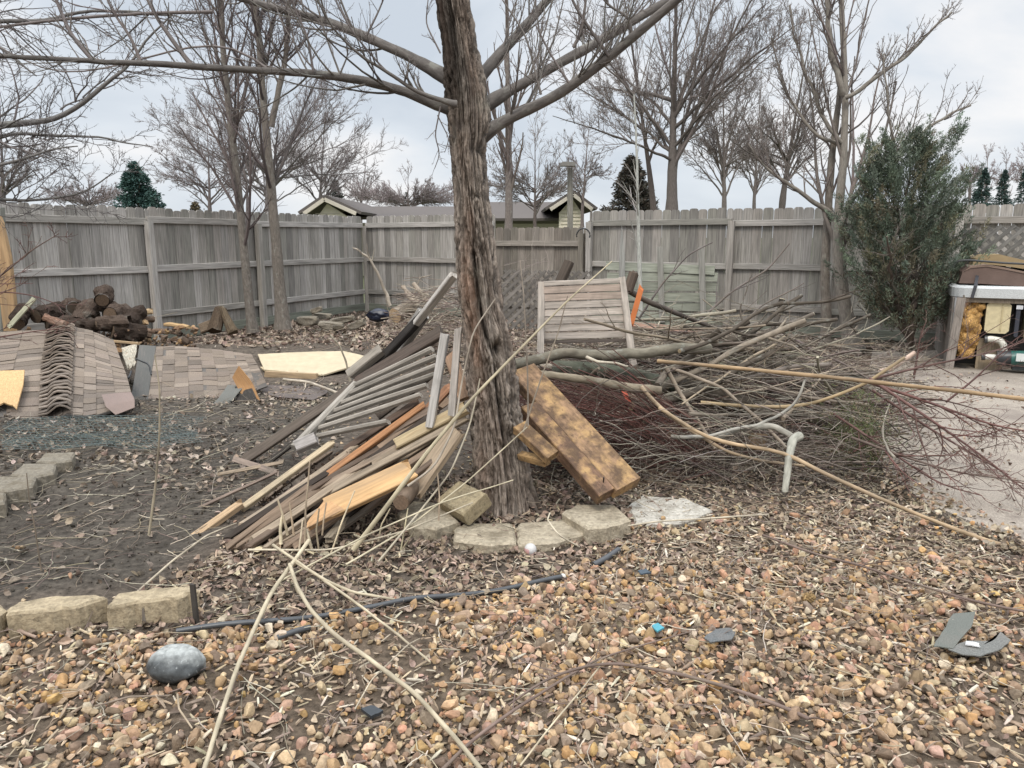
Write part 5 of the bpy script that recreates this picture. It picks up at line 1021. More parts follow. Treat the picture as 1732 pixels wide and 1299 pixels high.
# fine brush mass
def brush(name, label, n, sampler, ln, rr, cols, sd, dirf, wob=.12, k=9):
    global RNG
    RNG = np.random.default_rng(sd); p = sampler(n); n = len(p); d = dirf(n, p); L = ln*RNG.lognormal(0, .35, n); out = [p-0*d]; cur = p
    for j in range(k-1): d = nrm(d+RNG.normal(0, wob, (n, 3))*A([1, 1, .8])); cur = cur+d*(L/(k-1))[:, None]; out.append(cur)
    P = np.stack(out, 1)-(d*L[:, None]*.5)[:, None]; P[..., 2] = np.maximum(P[..., 2], gz(P[..., 0], P[..., 1])+.006)
    x, _ = proj(P); y_ = P[..., 1].mean(1); ok = ((x.min(1) > 878) | (y_ > 4.4)) & (x.max(1) < 1600); P = P[ok]
    mb = MB(); mb.tube(P, (rr*RNG.uniform(.5, 1.6, len(P)))[:, None]*np.linspace(1, .5, k)[None], 3, jit(cols, len(P), .2, RNG), cap=False); return O(name, mb, M['twig'], kind='stuff', label=label, smooth=True)
def sp_(n):
    x = RNG.uniform(CX-1.8, CX+1.8, n); y = RNG.uniform(CYY-1.6, CYY+2.0, n); h = hpile(x, y); k = (h > .02) | (RNG.random(n) < .22)
    x, y, h = x[k], y[k], h[k]; return np.stack([x, y, (h+.04)*RNG.random(len(x))**.6+.01], -1)
def df(n, p): a = RNG.normal(-.1, .75, n)+math.pi*(RNG.random(n) < .5); return np.stack([np.cos(a), np.sin(a), RNG.normal(.02, .16, n)], -1)
brush('brush', 'dense tangle of thin grey brown twigs filling the brush pile', 1500, sp_, .62, .0026, [(.20, .165, .135), (.27, .235, .19), (.15, .12, .10), (.33, .29, .23), (.11, .085, .07)], 201, df, .12)
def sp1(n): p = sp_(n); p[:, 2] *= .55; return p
brush('brush', 'twigs deep inside the brush pile, coloured dark for its inner shade', 1700, sp1, .55, .0035, [(.07, .052, .042), (.10, .075, .06), (.05, .038, .032), (.10, .05, .042)], 206, df, .14)  # dark colour puts the pile's inner shade into these twigs
RNG = np.random.default_rng(207)
for i in range(36):
    u = RNG.uniform(-1.2, 1.2); v = RNG.uniform(-1.3, .6); x = CX+u; y = CYY+v; z = hpile(x, y)*RNG.uniform(.45, .98)+.03; th_ = RNG.normal(-.15, .45); L = RNG.uniform(.7, 1.5); d = A([math.cos(th_), math.sin(th_), RNG.normal(0, .10)]); p = A([x, y, z])-d*L/2; Pl = [p]
    for j in range(13): d = nrm(d+RNG.normal(0, .09, 3)); p = p+d*L/13; Pl.append(p)
    P = A(Pl); P[:, 2] = np.maximum(P[:, 2], .03)
    if proj(P)[0].min() < 885 or proj(P)[0].max() > 1500: continue
    r0 = RNG.uniform(.014, .030); dk = (0, 1, 0, 2)[i % 4]; c = A([(.085, .07, .055), (.15, .125, .10), (.24, .20, .155)][dk]); mb = MB(); mb.tube(P, r0*np.linspace(1, .7, 14)*(1+.1*RNG.normal(0, 1, 14)), 10, c); a = spawn(P[None], np.full((1, 14), r0), 2, (.5, 1), .35, .5, 0, 7, .3, .9, .14, rmin=.003); mb.tube(*a, 6, c)
    xm, ym = proj(P.mean(0))
    o = O('limb_log', mb, M['bark2'], label=['dark', 'brown', 'pale grey'][dk]+(' heavy' if r0 > .022 else ' stout')+' forked limb in the brush pile '+('under the headboard' if xm < 1080 else 'before the plank screen' if xm < 1220 else 'before the tall fence post' if xm < 1340 else 'by the patio end')+(', far side' if ym < 640 else ', near side'), cat='limb', group='stout limbs buried in the brush pile', smooth=True)
    dd_ = nrm(P[0]-P[1]); mb = MB(); mb.tube(A([P[0], P[0]+dd_*.003]), A([r0*.95, r0*.9]), 10, (.38, .29, .18)); O('cut_end', mb, M['wood'], o)
def sp2(n): return np.stack([RNG.uniform(.25, 3.2, n), RNG.uniform(6.6, 9.6, n), RNG.random(n)**2*.28+.01], -1)
brush('brush', 'looser low twigs spread behind the brush pile toward the fence', 1100, sp2, .7, .0035, [(.25, .21, .165), (.32, .275, .215), (.17, .135, .11)], 202, df, .12)
def sp3(n):
    t = RNG.random(n); return at(RNG.uniform(900, 1130, n), RNG.uniform(655, 790, n), RNG.uniform(4.35, 5.1, n))
def df3(n, p): return nrm(np.stack([np.ones(n)*1.0, RNG.normal(-.2, .2, n), -.18-.35*np.clip((proj(p)[0]-930)/170, 0, 1.5)+RNG.normal(0, .10, n)], -1))
brush('red_brush', 'dark red dogwood stems bundled in the hollow under the big limbs', 800, sp3, .55, .0021, [(.09, .04, .032), (.12, .05, .04), (.06, .03, .025), (.12, .08, .06)], 203, df3, .06)
def sp4(n): return at(RNG.uniform(940, 1420, n), RNG.uniform(720, 815, n), RNG.uniform(4.2, 4.9, n))
def df4(n, p): a = RNG.normal(0, .9, n)+math.pi*(RNG.random(n) < .5); return np.stack([np.cos(a), np.sin(a)*.6, RNG.normal(0, .3, n)], -1)
brush('brush', 'grey arching twigs along the lower front of the brush pile', 380, sp4, .42, .0022, [(.24, .205, .17), (.16, .13, .11), (.30, .26, .21)], 204, df4, .2)
def sp5(n): return at(RNG.uniform(1200, 1560, n), RNG.uniform(600, 690, n), RNG.uniform(5.8, 7.6, n))
brush('brush', 'thin dry twigs lying over the ground beside the patio', 500, sp5, .6, .0028, [(.24, .2, .16), (.18, .14, .12), (.31, .26, .2)], 205, df, .18)
# red dogwood branches spread over the patio
RNG = np.random.default_rng(300)
DG = 'red dogwood branches spread over the patio'
RD = [(.135, .075, .065), (.16, .085, .072), (.11, .065, .055), (.15, .11, .09)]
def dogwood(label, l, r0, n1, n2, n3, sd, group=DG, lf=.5, cols=RD, rm=.0013):
    global RNG
    RNG = np.random.default_rng(sd); P, R = limb(l, (r0, r0*.35), 16); mb = MB(); c = jit(cols, 1, .1)[0]; mb.tube(P, R, 7, c)
    a = spawn(P[None], R[None], n1, (.3, .9), lf, .6, .03, 9, .15, 1, .11, rmin=rm*1.5); b = spawn(*a, n2, (.3, 1), .5, .6, .0, 7, wob=.13, rmin=rm*1.15); d = spawn(*b, n3, (.3, 1), .45, .6, .0, 5, wob=.14, rmin=rm)
    for q, s_ in ((a, 5), (b, 4), (d, 3)):
        q[0][..., 2] = np.maximum(q[0][..., 2], .05); mb.tube(*q, s_, jit(cols, len(q[0]), .15), cap=False)
    return O('branch', mb, M['twig'], label=label, cat='branch', group=group, smooth=True)
dogwood('long red dogwood branch fanning toward the lower right edge', [(1470, 640, 4.5), (1560, 700, 4.3), (1660, 770, 4.1), (1760, 850, 3.9)], 3, 12, 5, 3, 1)
dogwood('red dogwood branch running level to the right edge under the golden stem', [(1465, 645, 4.6), (1570, 680, 4.5), (1680, 720, 4.4), (1800, 740, 4.3)], 3, 12, 5, 3, 2)
dogwood('upper dogwood branch with fine twigs reaching before the tub', [(1480, 640, 5.2), (1560, 620, 5.2), (1660, 600, 5.2), (1760, 570, 5.2)], 2.4, 11, 4, 3, 3)
dogwood('purplish dogwood branch drooping nearest the gravel', [(1440, 740, 4.4), (1520, 770, 4.2), (1620, 800, 4.05), (1740, 815, 3.9)], 2.6, 12, 5, 3, 4)
dogwood('dogwood branch lying lowest by the green clump', [(1410, 700, 4.7), (1500, 760, 4.4), (1590, 820, 4.1), (1660, 838, 4.0)], 2.4, 10, 5, 3, 5)
dogwood('short dogwood twigs upright beside the pale pinkish branch', [(1545, 640, 6.2), (1552, 600, 6.2), (1556, 570, 6.2), (1566, 545, 6.2)], 2, 8, 4, 2, 6)
dogwood('dogwood branch across the tub foot at the right edge', [(1600, 680, 4.9), (1650, 640, 4.9), (1700, 590, 4.9), (1760, 560, 4.9)], 2, 9, 4, 3, 7)
dogwood('red dogwood branch in the middle of the spread', [(1475, 660, 4.8), (1580, 730, 4.7), (1700, 800, 4.5), (1800, 860, 4.3)], 2.4, 11, 5, 3, 8)
# living red twigs at the left edge
LG2 = 'red twig shrub reaching in at the left edge'
dogwood('upper red twig cluster at the left edge before the splintered post', [(-60, 500, 3.6), (0, 468, 3.6), (50, 425, 3.6), (100, 395, 3.6)], 2, 9, 4, 2, 11, LG2, .45)
dogwood('lower red twig arching down at the left edge over the shingles', [(-80, 520, 3.5), (0, 492, 3.5), (60, 500, 3.5), (110, 520, 3.5)], 1.6, 8, 4, 2, 12, LG2, .5)
dogwood('red twig hanging before the shingled roof ridge', [(-60, 580, 3.4), (0, 570, 3.4), (60, 560, 3.4), (110, 555, 3.4)], 1.6, 8, 3, 2, 13, LG2, .4)
# green clump at the end of the dark log
RNG = np.random.default_rng(310); c0 = at(1450, 745, 4.75); n = 3600
P = c0+RNG.normal(0, 1, (n, 3))*A([.10, .12, .13])+A([0, 0, .04]); P[:, 2] = np.clip(P[:, 2], .02, .5); d = nrm(RNG.normal(0, .6, (n, 3))+A([.0, 0, -.3])); L = RNG.uniform(.02, .05, n)[:, None]; v = nrm(np.cross(d, RNG.normal(0, 1, (n, 3)))); w_ = L*.05
V = np.stack([P-v*w_, P+d*L, P+v*w_], 1); mb = MB(); mb.add(V, [np.arange(n*3).reshape(n, 3)], np.repeat(jit([(.085, .12, .04), (.12, .14, .06), (.17, .13, .08)], n, .2), 3, 0)); O('cut_juniper_bough', mb, M['needle'], label='small clump of green needles wedged at the end of the dark log', cat='bough')
log('upright sawn log behind the broken grey stub', (1280, 760, 4.65), (1282, 735, 4.68), 16, None, (.20, .14, .09), (.28, .2, .12))
# ------------------------------------------------------------------ torn off roofing
RNG = np.random.default_rng(400)
def surf(rows):
    G_ = A([[at(*q) for q in r] for r in rows]); a, b = G_.shape[:2]
    def S(u, v):                                   # u across 0..1, v along 0..1
        u = np.clip(np.asarray(u, float), 0, 1)*(b-1); v = np.clip(np.asarray(v, float), 0, 1)*(a-1)
        def cub(i, t, axis, arr_):
            return arr_
        iu = np.minimum(u.astype(int), b-2); iv = np.minimum(v.astype(int), a-2); fu = (u-iu)[..., None]; fv = (v-iv)[..., None]
        P = (G_[iv, iu]*(1-fu)+G_[iv, iu+1]*fu)*(1-fv)+(G_[iv+1, iu]*(1-fu)+G_[iv+1, iu+1]*fu)*fv
        return P
    return S
SHC = [(.205, .165, .13), (.23, .185, .148), (.185, .15, .12), (.215, .172, .14), (.245, .20, .16), (.165, .135, .11)]
def shingled(name, label, S, nu, nv, lift, group, skip=None, edge=(.05, .05, .05), u0=0, u1=1, part='shingle_courses', under=(.12, .11, .10)):
    g = G(name, label, 'roofing', S(.5, 1.0), group)
    uu, vv = np.meshgrid(np.linspace(0, 1, 40), np.linspace(0, 1, 30), indexing='ij'); P = S(uu, vv)+A([0, 0, -.012]); P = P+(fbm(P*3, 2, 5)-.5)[..., None]*.03*A([0, 0, 1])
    mb = MB(); mb.grid(P, .018, under); O('backing_sheet', mb, M['shingle'], g)
    mb = MB()
    for i in range(nu):
        a = u0+(u1-u0)*i/nu; b = u0+(u1-u0)*(i+1.12)/nu; s = RNG.random()*.05-.05; off = 0
        while s < 1:
            wv_ = RNG.uniform(.6, 1.5)/nv; e_ = min(s+wv_, 1)
            if skip is None or not skip((a+b)/2, (s+e_)/2):
                uq, vq = np.meshgrid(np.linspace(a, min(b, 1), 3), np.linspace(max(s, 0)+.002, e_-.002, 3), indexing='ij'); Q = S(uq, vq); Q = Q+(fbm(Q*3, 2, 5)-.5)[..., None]*.03*A([0, 0, 1])
                h = lift*RNG.uniform(.5, 1.4); Q[..., 2] += (np.linspace(.2, 1, 3)*h)[:, None]+RNG.random()*.004
                mb.grid(Q, .005, A(SHC[RNG.integers(6)])*RNG.uniform(.8, 1.12))
            s = e_
    O(part, mb, M['shingle'], g); return g
SA = surf([[(-120, 572, 7.8), (0, 562, 7.9), (92, 560, 8.0), (122, 553, 8.0), (152, 560, 8.0), (192, 578, 7.8)],
           [(-150, 640, 6.9), (-20, 628, 7.0), (84, 618, 7.05), (118, 611, 7.1), (154, 618, 7.05), (214, 636, 6.9)],
           [(-170, 712, 6.0), (-30, 712, 6.1), (80, 714, 6.05), (114, 700, 6.1), (152, 706, 6.1), (228, 688, 6.25)]])
RG = 'torn off roof sections lying on the soil'
ga = shingled('roof_section', 'large humped brown shingled roof ridge section lying at the far left', SA, 11, 22, .010, RG, skip=lambda u, v: u < .30 and v > .55)
mb = MB()
for i in range(30):                              # ridge caps, each lapping the next
    v0 = i/30; us = np.linspace(.375, .63, 9); uq, vq = np.meshgrid(us, [v0, min(v0+.045, 1)], indexing='ij'); Q = SA(uq, vq); arch = (1-((us-.5)/.14)**2)*.05
    Q[..., 2] += arch[:, None]+A([.008, .032])[None]*RNG.uniform(.8, 1.2)+.006*np.sin(us*40+RNG.random()*6)[:, None]
    mb.grid(Q, .010, A(SHC[RNG.integers(6)])*RNG.uniform(.85, 1.1))
O('ridge_caps', mb, M['shingle'], ga)
SB = surf([[(236, 585, 7.75), (300, 588, 7.7), (370, 594, 7.6), (426, 602, 7.45)],
           [(230, 632, 7.3), (300, 632, 7.3), (380, 634, 7.2), (440, 628, 7.2)],
           [(222, 680, 6.85), (300, 686, 6.8), (385, 680, 6.85), (452, 654, 7.1)]])
gb = shingled('roof_section', 'flat brown shingled roof section right of the ridge section', SB, 10, 14, .008, RG, skip=lambda u, v: u < .13)
def sheet(name, label, rows, th, col, mat, cat, n=(14, 12), wav=.01, parent=None, jag=0):
    S = surf(rows); uu, vv = np.meshgrid(np.linspace(0, 1, n[0]), np.linspace(0, 1, n[1]), indexing='ij')
    if jag: vv = np.clip(vv, 0, 1); k = np.ones(n[0]); k[:] = 1-jag*RNG.random(n[0]); vv = vv*k[:, None]
    P = S(uu, vv); P = P+(fbm(P*4, 2, 5)-.5)[..., None]*wav*2*A([0, 0, 1]); mb = MB(); g2 = np.stack([uu*1.2, vv*.5, 0*uu], -1)[..., [0, 2, 1]]
    mb.grid(P, th, col, wc=g2); return O(name, mb, M[mat], parent=parent, label=label, cat=cat)
sheet('underlayment', None, [[(236, 584, 7.74), (264, 586, 7.72)], [(229, 632, 7.28), (256, 632, 7.28)], [(221, 679, 6.83), (250, 682, 6.82)]], .006, (.11, .108, .10), 'shingle', None, parent=gb)
sheet('loose_shingle', 'brown shingle flap curling off the corner of the ridge section', [[(172, 668, 6.35), (222, 664, 6.35)], [(180, 690, 6.15), (228, 676, 6.2)], [(196, 703, 6.08), (228, 690, 6.12)]], .006, (.25, .19, .165), 'shingle', 'shingle')
sheet('plywood_sheet', 'pale cream plywood sheet lying flat beyond the shingled section', [[(436, 601, 8.9), (500, 598, 8.95), (580, 595, 8.95), (618, 604, 8.75)], [(441, 613, 8.55), (500, 613, 8.55), (575, 612, 8.5), (612, 612, 8.45)], [(447, 627, 8.15), (492, 632, 8.05), (545, 636, 7.95), (598, 621, 8.25)]], .015, (.48, .40, .27), 'plain', 'plywood', (26, 16), .012)
lumber('tan board edge under the cream plywood sheet', (450, 633, 8.0), (536, 637, 7.9), 11, .05, (.36, .26, .16), n=(0, -1, .1), group=None, rough=.02)
sheet('plywood_piece', 'cream wafer piece bent down at the left corner of the plywood sheet', [[(440, 622, 8.3), (472, 624, 8.3)], [(452, 632, 8.1), (506, 628, 8.1)], [(478, 637, 7.95), (496, 634, 8.0)]], .012, (.46, .37, .24), 'plain', 'plywood', (8, 8))
sheet('board_piece', 'orange particle board piece on the ridge section at the left edge', [[(-90, 632, 6.70), (42, 628, 6.80)], [(-90, 664, 6.42), (40, 652, 6.5)], [(-90, 702, 6.05), (26, 702, 6.08)]], .014, (.55, .36, .18), 'osb', 'board', (16, 12), .004, jag=.25)
sheet('insulation', 'crumpled white foam scrap between the two roof sections', [[(206, 592, 7.9), (232, 588, 7.9)], [(208, 606, 7.6), (230, 604, 7.7)], [(216, 628, 7.3), (228, 622, 7.4)]], .02, (.68, .62, .50), 'foam', 'insulation', (10, 10), .05, jag=.2)
lumber('tan stick lying behind the two roof sections', (190, 577, 8.2), (235, 581, 8.1), 4, .03, (.42, .30, .18), n=(0, -1, .1), group=None)
P, R = resample(A([at(230, 607, 7.3), at(252, 616, 7.2), at(256, 634, 7.1)]), np.full(3, .008), 14); mb = MB(); mb.tube(P, R, 6, (.03, .03, .03)); O('loose_cable', mb, M['dark'], label='short black cord lying on the flat shingled section', cat='cord', smooth=True)
P, R = resample(A([at(190, 634, 6.95), at(205, 640, 6.9), at(218, 640, 6.9), at(222, 628, 7.0)]), np.full(4, .010), 14); mb = MB(); mb.tube(P, R, 6, (.03, .03, .03)); O('loose_cable', mb, M['dark'], label='black cord curled in the gap between the two roof sections', cat='cord', smooth=True)
tg = G('torn_roof_edge', 'torn corner of roofing with orange wood and a grey flap folded up', 'roofing', at(400, 688, 6.7))
sheet('wood_face', None, [[(395, 640, 6.85), (405, 620, 6.85)], [(402, 655, 6.8), (428, 650, 6.8)], [(408, 668, 6.75), (442, 680, 6.7)]], .015, (.36, .20, .09), 'freshwood', None, (10, 10), .02, parent=tg, jag=.15)
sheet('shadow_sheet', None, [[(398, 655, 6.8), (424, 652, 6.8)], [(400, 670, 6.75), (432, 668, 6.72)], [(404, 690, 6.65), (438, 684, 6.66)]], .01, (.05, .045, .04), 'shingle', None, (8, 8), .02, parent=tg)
sheet('grey_flap', None, [[(386, 652, 6.85), (414, 654, 6.8)], [(372, 672, 6.7), (400, 670, 6.7)], [(354, 690, 6.62), (382, 692, 6.6)]], .008, (.15, .15, .135), 'shingle', None, (8, 8), .01, parent=tg)
sheet('wood_flake', 'small orange wood flake lying before the torn roofing', [[(372, 690, 6.58), (418, 684, 6.62)], [(368, 694, 6.5), (412, 690, 6.52)], [(364, 699, 6.45), (402, 696, 6.45)]], .008, (.60, .37, .15), 'freshwood', 'wood flake', (10, 6), .006, jag=.3)
sheet('felt_scrap', 'dark felt sheet lying flat on the soil right of the torn roofing', [[(440, 652, 7.4), (545, 655, 7.4)], [(440, 664, 7.1), (556, 664, 7.1)], [(470, 672, 6.8), (530, 676, 6.75)]], .006, (.12, .10, .09), 'shingle', 'roofing felt', (14, 8), .01)
# ------------------------------------------------------------------ log pile
RNG = np.random.default_rng(410); LGp = 'dark rotting logs piled by the left fence'
LL = [((173, 508, 8.7), 13, 'round black log end on the very top of the log pile'), ((150, 527, 8.65), 12, 'dark round log left below the top log'), ((186, 532, 8.6), 14, 'black log in the middle below the top log'), ((205, 523, 8.8), 10, 'small dark log right of the top log'),
      ((125, 521, 8.8), 13, 'brownish log left of the middle of the pile'), ((97, 532, 8.6), 13, 'dark log over the roof ridge'), ((60, 535, 8.3), 15, 'dark reddish log at the left of the pile'), ((132, 545, 8.5), 14, 'log with a pale split face in the pile centre'),
      ((190, 560, 8.4), 15, 'dark round log end lowest in the pile centre'), ((110, 552, 8.3), 12, 'dark low log above the ridge caps'), ((30, 548, 8.1), 13, 'dark log lowest at the left end'), ((165, 548, 8.4), 13, 'dark log packed low in the centre'),
      ((80, 548, 8.3), 12, 'dark log low between the left logs'), ((214, 545, 8.6), 13, 'dark log at the right shoulder of the pile')]
for (x, y, Y), r0, lab in LL:
    d = RNG.normal(0, 1, 2); c = at(x, y, Y); r_ = r0*pm(c); dr = nrm(A([d[0]*.9, .9, RNG.normal(0, .3)])); P, R = resample(A([c, c+dr*.15, c+dr*.32]), A([r_*.9, r_*1.15, r_*.95]), 16)
    mb = MB(); n = 18; mb.tube(P, R, n, A([.062, .045, .035])*RNG.uniform(.6, 1.6), cap=False); V = mb.V[0]; V += ((fbm(V*13, 3, 5)-.5)*.10)[:, None]*nrm(V-V.mean(0)); o = O('log', mb, M['bark'], label=lab, cat='log', group=LGp)
    mb = MB(); dd_ = nrm(P[0]-P[1]); mb.tube(A([P[0]+dd_*.004, P[0]-dd_*.01]), A([R[0]*.9, R[0]*.9]), 14, A([.11, .075, .05])*RNG.uniform(.5, 1.3)); O('cut_end', mb, M['rotten'] if RNG.random() < .2 else M['wood'], o)
for a, b, w_, c, lab in (((208, 530, 8.9), (255, 526, 9.0), 8, (.42, .30, .17), 'upper pale split log at the right of the pile'), ((215, 549, 8.8), (248, 545, 8.8), 8, (.40, .27, .15), 'lower pale split log at the right of the pile'), ((205, 540, 8.7), (262, 541, 9.0), 9, (.13, .09, .065), 'dark split log between the two pale ones'),
                         ((280, 549, 10.0), (320, 553, 10.0), 6, (.46, .31, .16), 'pale split piece lying right of the leaning fence post'), ((240, 560, 9.6), (300, 562, 9.6), 8, (.16, .11, .08), 'low brown log on the leaf mound'), ((75, 535, 8.0), (110, 548, 7.9), 9, (.20, .12, .085), 'reddish log slanting before the left logs'), ((200, 565, 8.6), (255, 568, 8.8), 9, (.10, .07, .05), 'black rotten log at the foot of the pile')):
    mb = MB(); p0, p1 = at(*a), at(*b); mb.board(p0, p1, w_*1.3*pm(p0), w_*pm(p0), (0, -.5, .8), c, rough=.05, segs=8, ch=.35); V = mb.V[0]; V += ((fbm(V*12, 3, 6)-.5)*.05)[:, None]*A([.2, .5, 1]); O('split_log', mb, M['bark'] if sum(c) < .6 else M['freshwood'], label=lab, cat='log', group=LGp)
n = 420; P = at(RNG.uniform(15, 330, n), RNG.uniform(540, 578, n), RNG.uniform(8.2, 9.6, n)); P[:, 2] = np.maximum(P[:, 2]-.12, gz(P[:, 0], P[:, 1])); put_stones('rotten_wood_debris', P, np.random.default_rng(5).lognormal(math.log(.03), .5, n).clip(.01, .08), [(.07, .05, .038), (.12, .085, .06), (.05, .038, .03), (.28, .18, .10), (.20, .13, .08)], 'crumbled rotten bark and wood fragments around the log pile', sd=88)
# split dark stump leaning by the fence
g = G('split_stump', 'dark split stump with a pale broken tip near the slim fence tree', 'stump', at(370, 560, 10.3))
mb = MB(); mb.board(at(362, 560, 10.2), at(374, 520, 10.4), .22, .14, (-.6, -.8, .2), (.09, .065, .045), rough=.06, segs=8, taper=.45, ch=.3); O('slab', mb, M['bark'], g)
mb = MB(); mb.board(at(394, 562, 10.2), at(374, 519, 10.35), .14, .10, (.6, -.8, .2), (.12, .09, .06), rough=.06, segs=8, taper=.5, ch=.3); O('slab', mb, M['bark'], g)
mb = MB(); mb.board(at(340, 556, 10.3), at(362, 548, 10.3), .14, .06, (0, -.8, .4), (.16, .12, .085), rough=.06, segs=5, ch=.2); O('slab', mb, M['bark'], g)
lumber('pale green grey board leaning among the logs at the left end', (16, 552, 7.95), (58, 505, 8.05), 8, .02, (.36, .35, .25), n=(0, -1, .3), group=None)
# flat stones by the corner
RNG = np.random.default_rng(420)
for x, y, w_, h_, Y, lab, t_ in ((520, 542, 26, 10, 11.6, 'dark flat stone at the left of the flat stone heap', 0), (560, 550, 30, 8, 11.3, 'low brown flat stone at the front of the heap', .1), (535, 524, 15, 6, 11.8, 'small rounded stone topping the flat stone heap', -.3), (578, 541, 30, 7, 11.7, 'long flat stone in the middle of the heap', -.15),
                             (603, 549, 22, 8, 11.3, 'pale tilted flat stone at the right of the heap', -.35), (545, 534, 24, 6, 12.0, 'grey flat stone lying across the back of the heap', .1), (572, 553, 14, 5, 11.0, 'small flat stone at the heap foot', 0)):
    c = at(x, y, Y); s = pm(c); bv, bf = ICO[3]; q = bv*A([w_*s*.85, w_*s*.6, h_*s*1.1]); q = np.clip(q, [-w_*s*.62, -w_*s*.45, -h_*s*.8], [w_*s*.66, w_*s*.45, h_*s*.62]); q = q*(1+.25*(fbm(bv*2+x, 2, 5)-.5))[:, None]; ct, st_ = math.cos(t_), math.sin(t_); q = np.stack([q[:, 0]*ct+q[:, 2]*st_, q[:, 1], -q[:, 0]*st_+q[:, 2]*ct], -1)
    mb = MB(); mb.add(q+c, bf, A([.19, .165, .13])*RNG.uniform(.6, 1.2), q); O('flat_stone', mb, M['concrete'], label=lab, cat='stone', group='flat stones heaped near the fence corner')
c = at(640, 533, 12.6); mb = MB(); mb.sphere(c, .17, (.012, .015, .03), squash=(1.05, .8, .62), noise=.35, sd=3); O('black_bag', mb, M['plastic'], label='crumpled black plastic bag in the fence corner', cat='bag', smooth=True)
log('thick sawn log with pale cut end lying toward the fence corner', (668, 534, 9.4), (722, 506, 9.9), 13, 12, (.22, .18, .14), (.42, .30, .19))
log('short dark log end behind the pale pole', (715, 520, 9.2), (735, 560, 8.8), 11, 10, (.12, .10, .08), (.3, .22, .15))
for i, (a, b, r0, lab) in enumerate((((700, 480, 9.6), (730, 520, 9.4), 4, 'pale cut stick with a bright end on the small stick heap'), ((680, 485, 9.6), (740, 540, 9.2), 3, 'thin stick slanting across the small stick heap'), ((690, 500, 9.5), (750, 555, 9.0), 4, 'second slanting stick on the small stick heap'), ((683, 484, 9.6), (690, 500, 9.5), 3, 'short upright stick at the left of the stick heap'))):
    log(lab, a, b, r0, None, (.27, .22, .17), (.7, .6, .42) if i == 0 else (.4, .32, .22), 'twig', 'stick')
branch('pale curved bare branch rising from the sawn log before the fence corner', [(660, 517, 9.9), (645, 475, 9.9), (630, 445, 9.9), (615, 427, 9.9), (598, 420, 9.9)], 3, 1.2, (.36, .31, .25), side=4, wob=.03)
branch('forked twig standing up from the stick heap', [(700, 500, 9.6), (710, 470, 9.6), (730, 465, 9.6)], 1.4, .8, (.3, .26, .21), side=3)
RNG = np.random.default_rng(424)
def spb(n): return at(RNG.uniform(680, 770, n), RNG.uniform(490, 570, n), RNG.uniform(8.2, 9.6, n))
def brush2(*a): return brush(*a)
brush2('brush', 'fine grey twigs heaped behind the lumber pile', 260, lambda n: at(RNG.uniform(690, 770, n), RNG.uniform(490, 580, n), RNG.uniform(8.0, 9.4, n)), .5, .004, [(.25, .2, .16), (.33, .28, .22), (.16, .12, .1)], 425, df, .12)
brush2('brush', 'bare shrub twigs before the gate and lattice', 45, lambda n: at(RNG.uniform(845, 960, n), RNG.uniform(430, 560, n), RNG.uniform(7.6, 9.4, n)), .6, .0022, [(.2, .16, .14), (.28, .24, .2)], 426, lambda n, p: np.stack([RNG.normal(.2, .6, n), RNG.normal(0, .3, n), RNG.uniform(.1, 1, n)], -1), .12)
# ------------------------------------------------------------------ hot tub
a_ = math.radians(-25); EX = A([math.cos(a_), math.sin(a_), 0]); EY = A([-math.sin(a_), math.cos(a_), 0]); T0 = gp(1601, 629)
def tp(px, py, off=0.0):
    d = ray(px, py); o_ = T0+EY*off-A([0, 0, CH]); return A([0, 0, CH])+d*(np.dot(o_, EY)/np.dot(d, EY))
tg = G('hot_tub', 'old hot tub with its front panel off and folded brown cover at the right', 'hot tub', T0)
def tbox(nm, x0, y0, x1, y1, off, dep, col, mat, par=tg, bev=0.0):
    p = tp(x0, y1, off); q = tp(x1, y0, off); u0 = np.dot(p-T0, EX); u1 = np.dot(q-T0, EX); z0, z1 = p[2], q[2]; b = min(bev, abs(u1-u0)/3, (z1-z0)/3)
    ol = [(u0+b, z0), (u1-b, z0), (u1, z0+b), (u1, z1-b), (u1-b, z1), (u0+b, z1), (u0, z1-b), (u0, z0+b)] if b else [(u0, z0), (u1, z0), (u1, z1), (u0, z1)]
    mb = MB(); mb.prism(ol, T0+EY*off-A([0, 0, T0[2]]), EX, A([0, 0, 1.]), dep, col); return O(nm, mb, M[mat], par)
Wt = 2.1; H1 = tp(1612, 503)[2]; H2 = tp(1612, 483)[2]
mb = MB()      # shell sides and back
mb.board(T0+EX*.03+A([0, 0, .03]), T0+EX*.03+A([0, 0, H1]), .05, .03, -EY, (.3, .3, .3))
for k in range(9): p = T0+EY*(.12+.215*k)+EX*.0; mb.board(p+A([0, 0, .02]), p+A([0, 0, H1]), .20, .022, -EX, A([.25, .225, .20])*RNG.uniform(.85, 1.1), segs=2)
O('side_panel', mb, M['wood'], tg)
mb = MB(); mb.box(T0+EX*Wt/2+EY*(Wt/2+.25)+A([0, 0, H1/2]), (Wt-.1, Wt-.5, H1-.04), (.05, .048, .045), rz=a_); O('inner_shell', mb, M['dark'], tg)
for u_ in (.035, Wt-.05):
    mb = MB(); mb.board(T0+EX*(u_-.02)+EY*.0+A([0, 0, 0]), T0+EX*(u_+.03)+A([0, 0, H1]), .085, .05, -EY, (.27, .235, .205), segs=4); O('corner_post', mb, M['wood'], tg)
ol = []; rc = .22
for cx0, cy0, s0_ in ((rc, rc, math.pi), (Wt-rc, rc, 1.5*math.pi), (Wt-rc, Wt-rc, 0), (rc, Wt-rc, .5*math.pi)):
    for t in np.linspace(0, math.pi/2, 7): ol.append((cx0+rc*math.cos(s0_+t), cy0+rc*math.sin(s0_+t)))
ol = A(ol); mb = MB(); k = len(ol); ctr = A([Wt/2, Wt/2]); rows = []
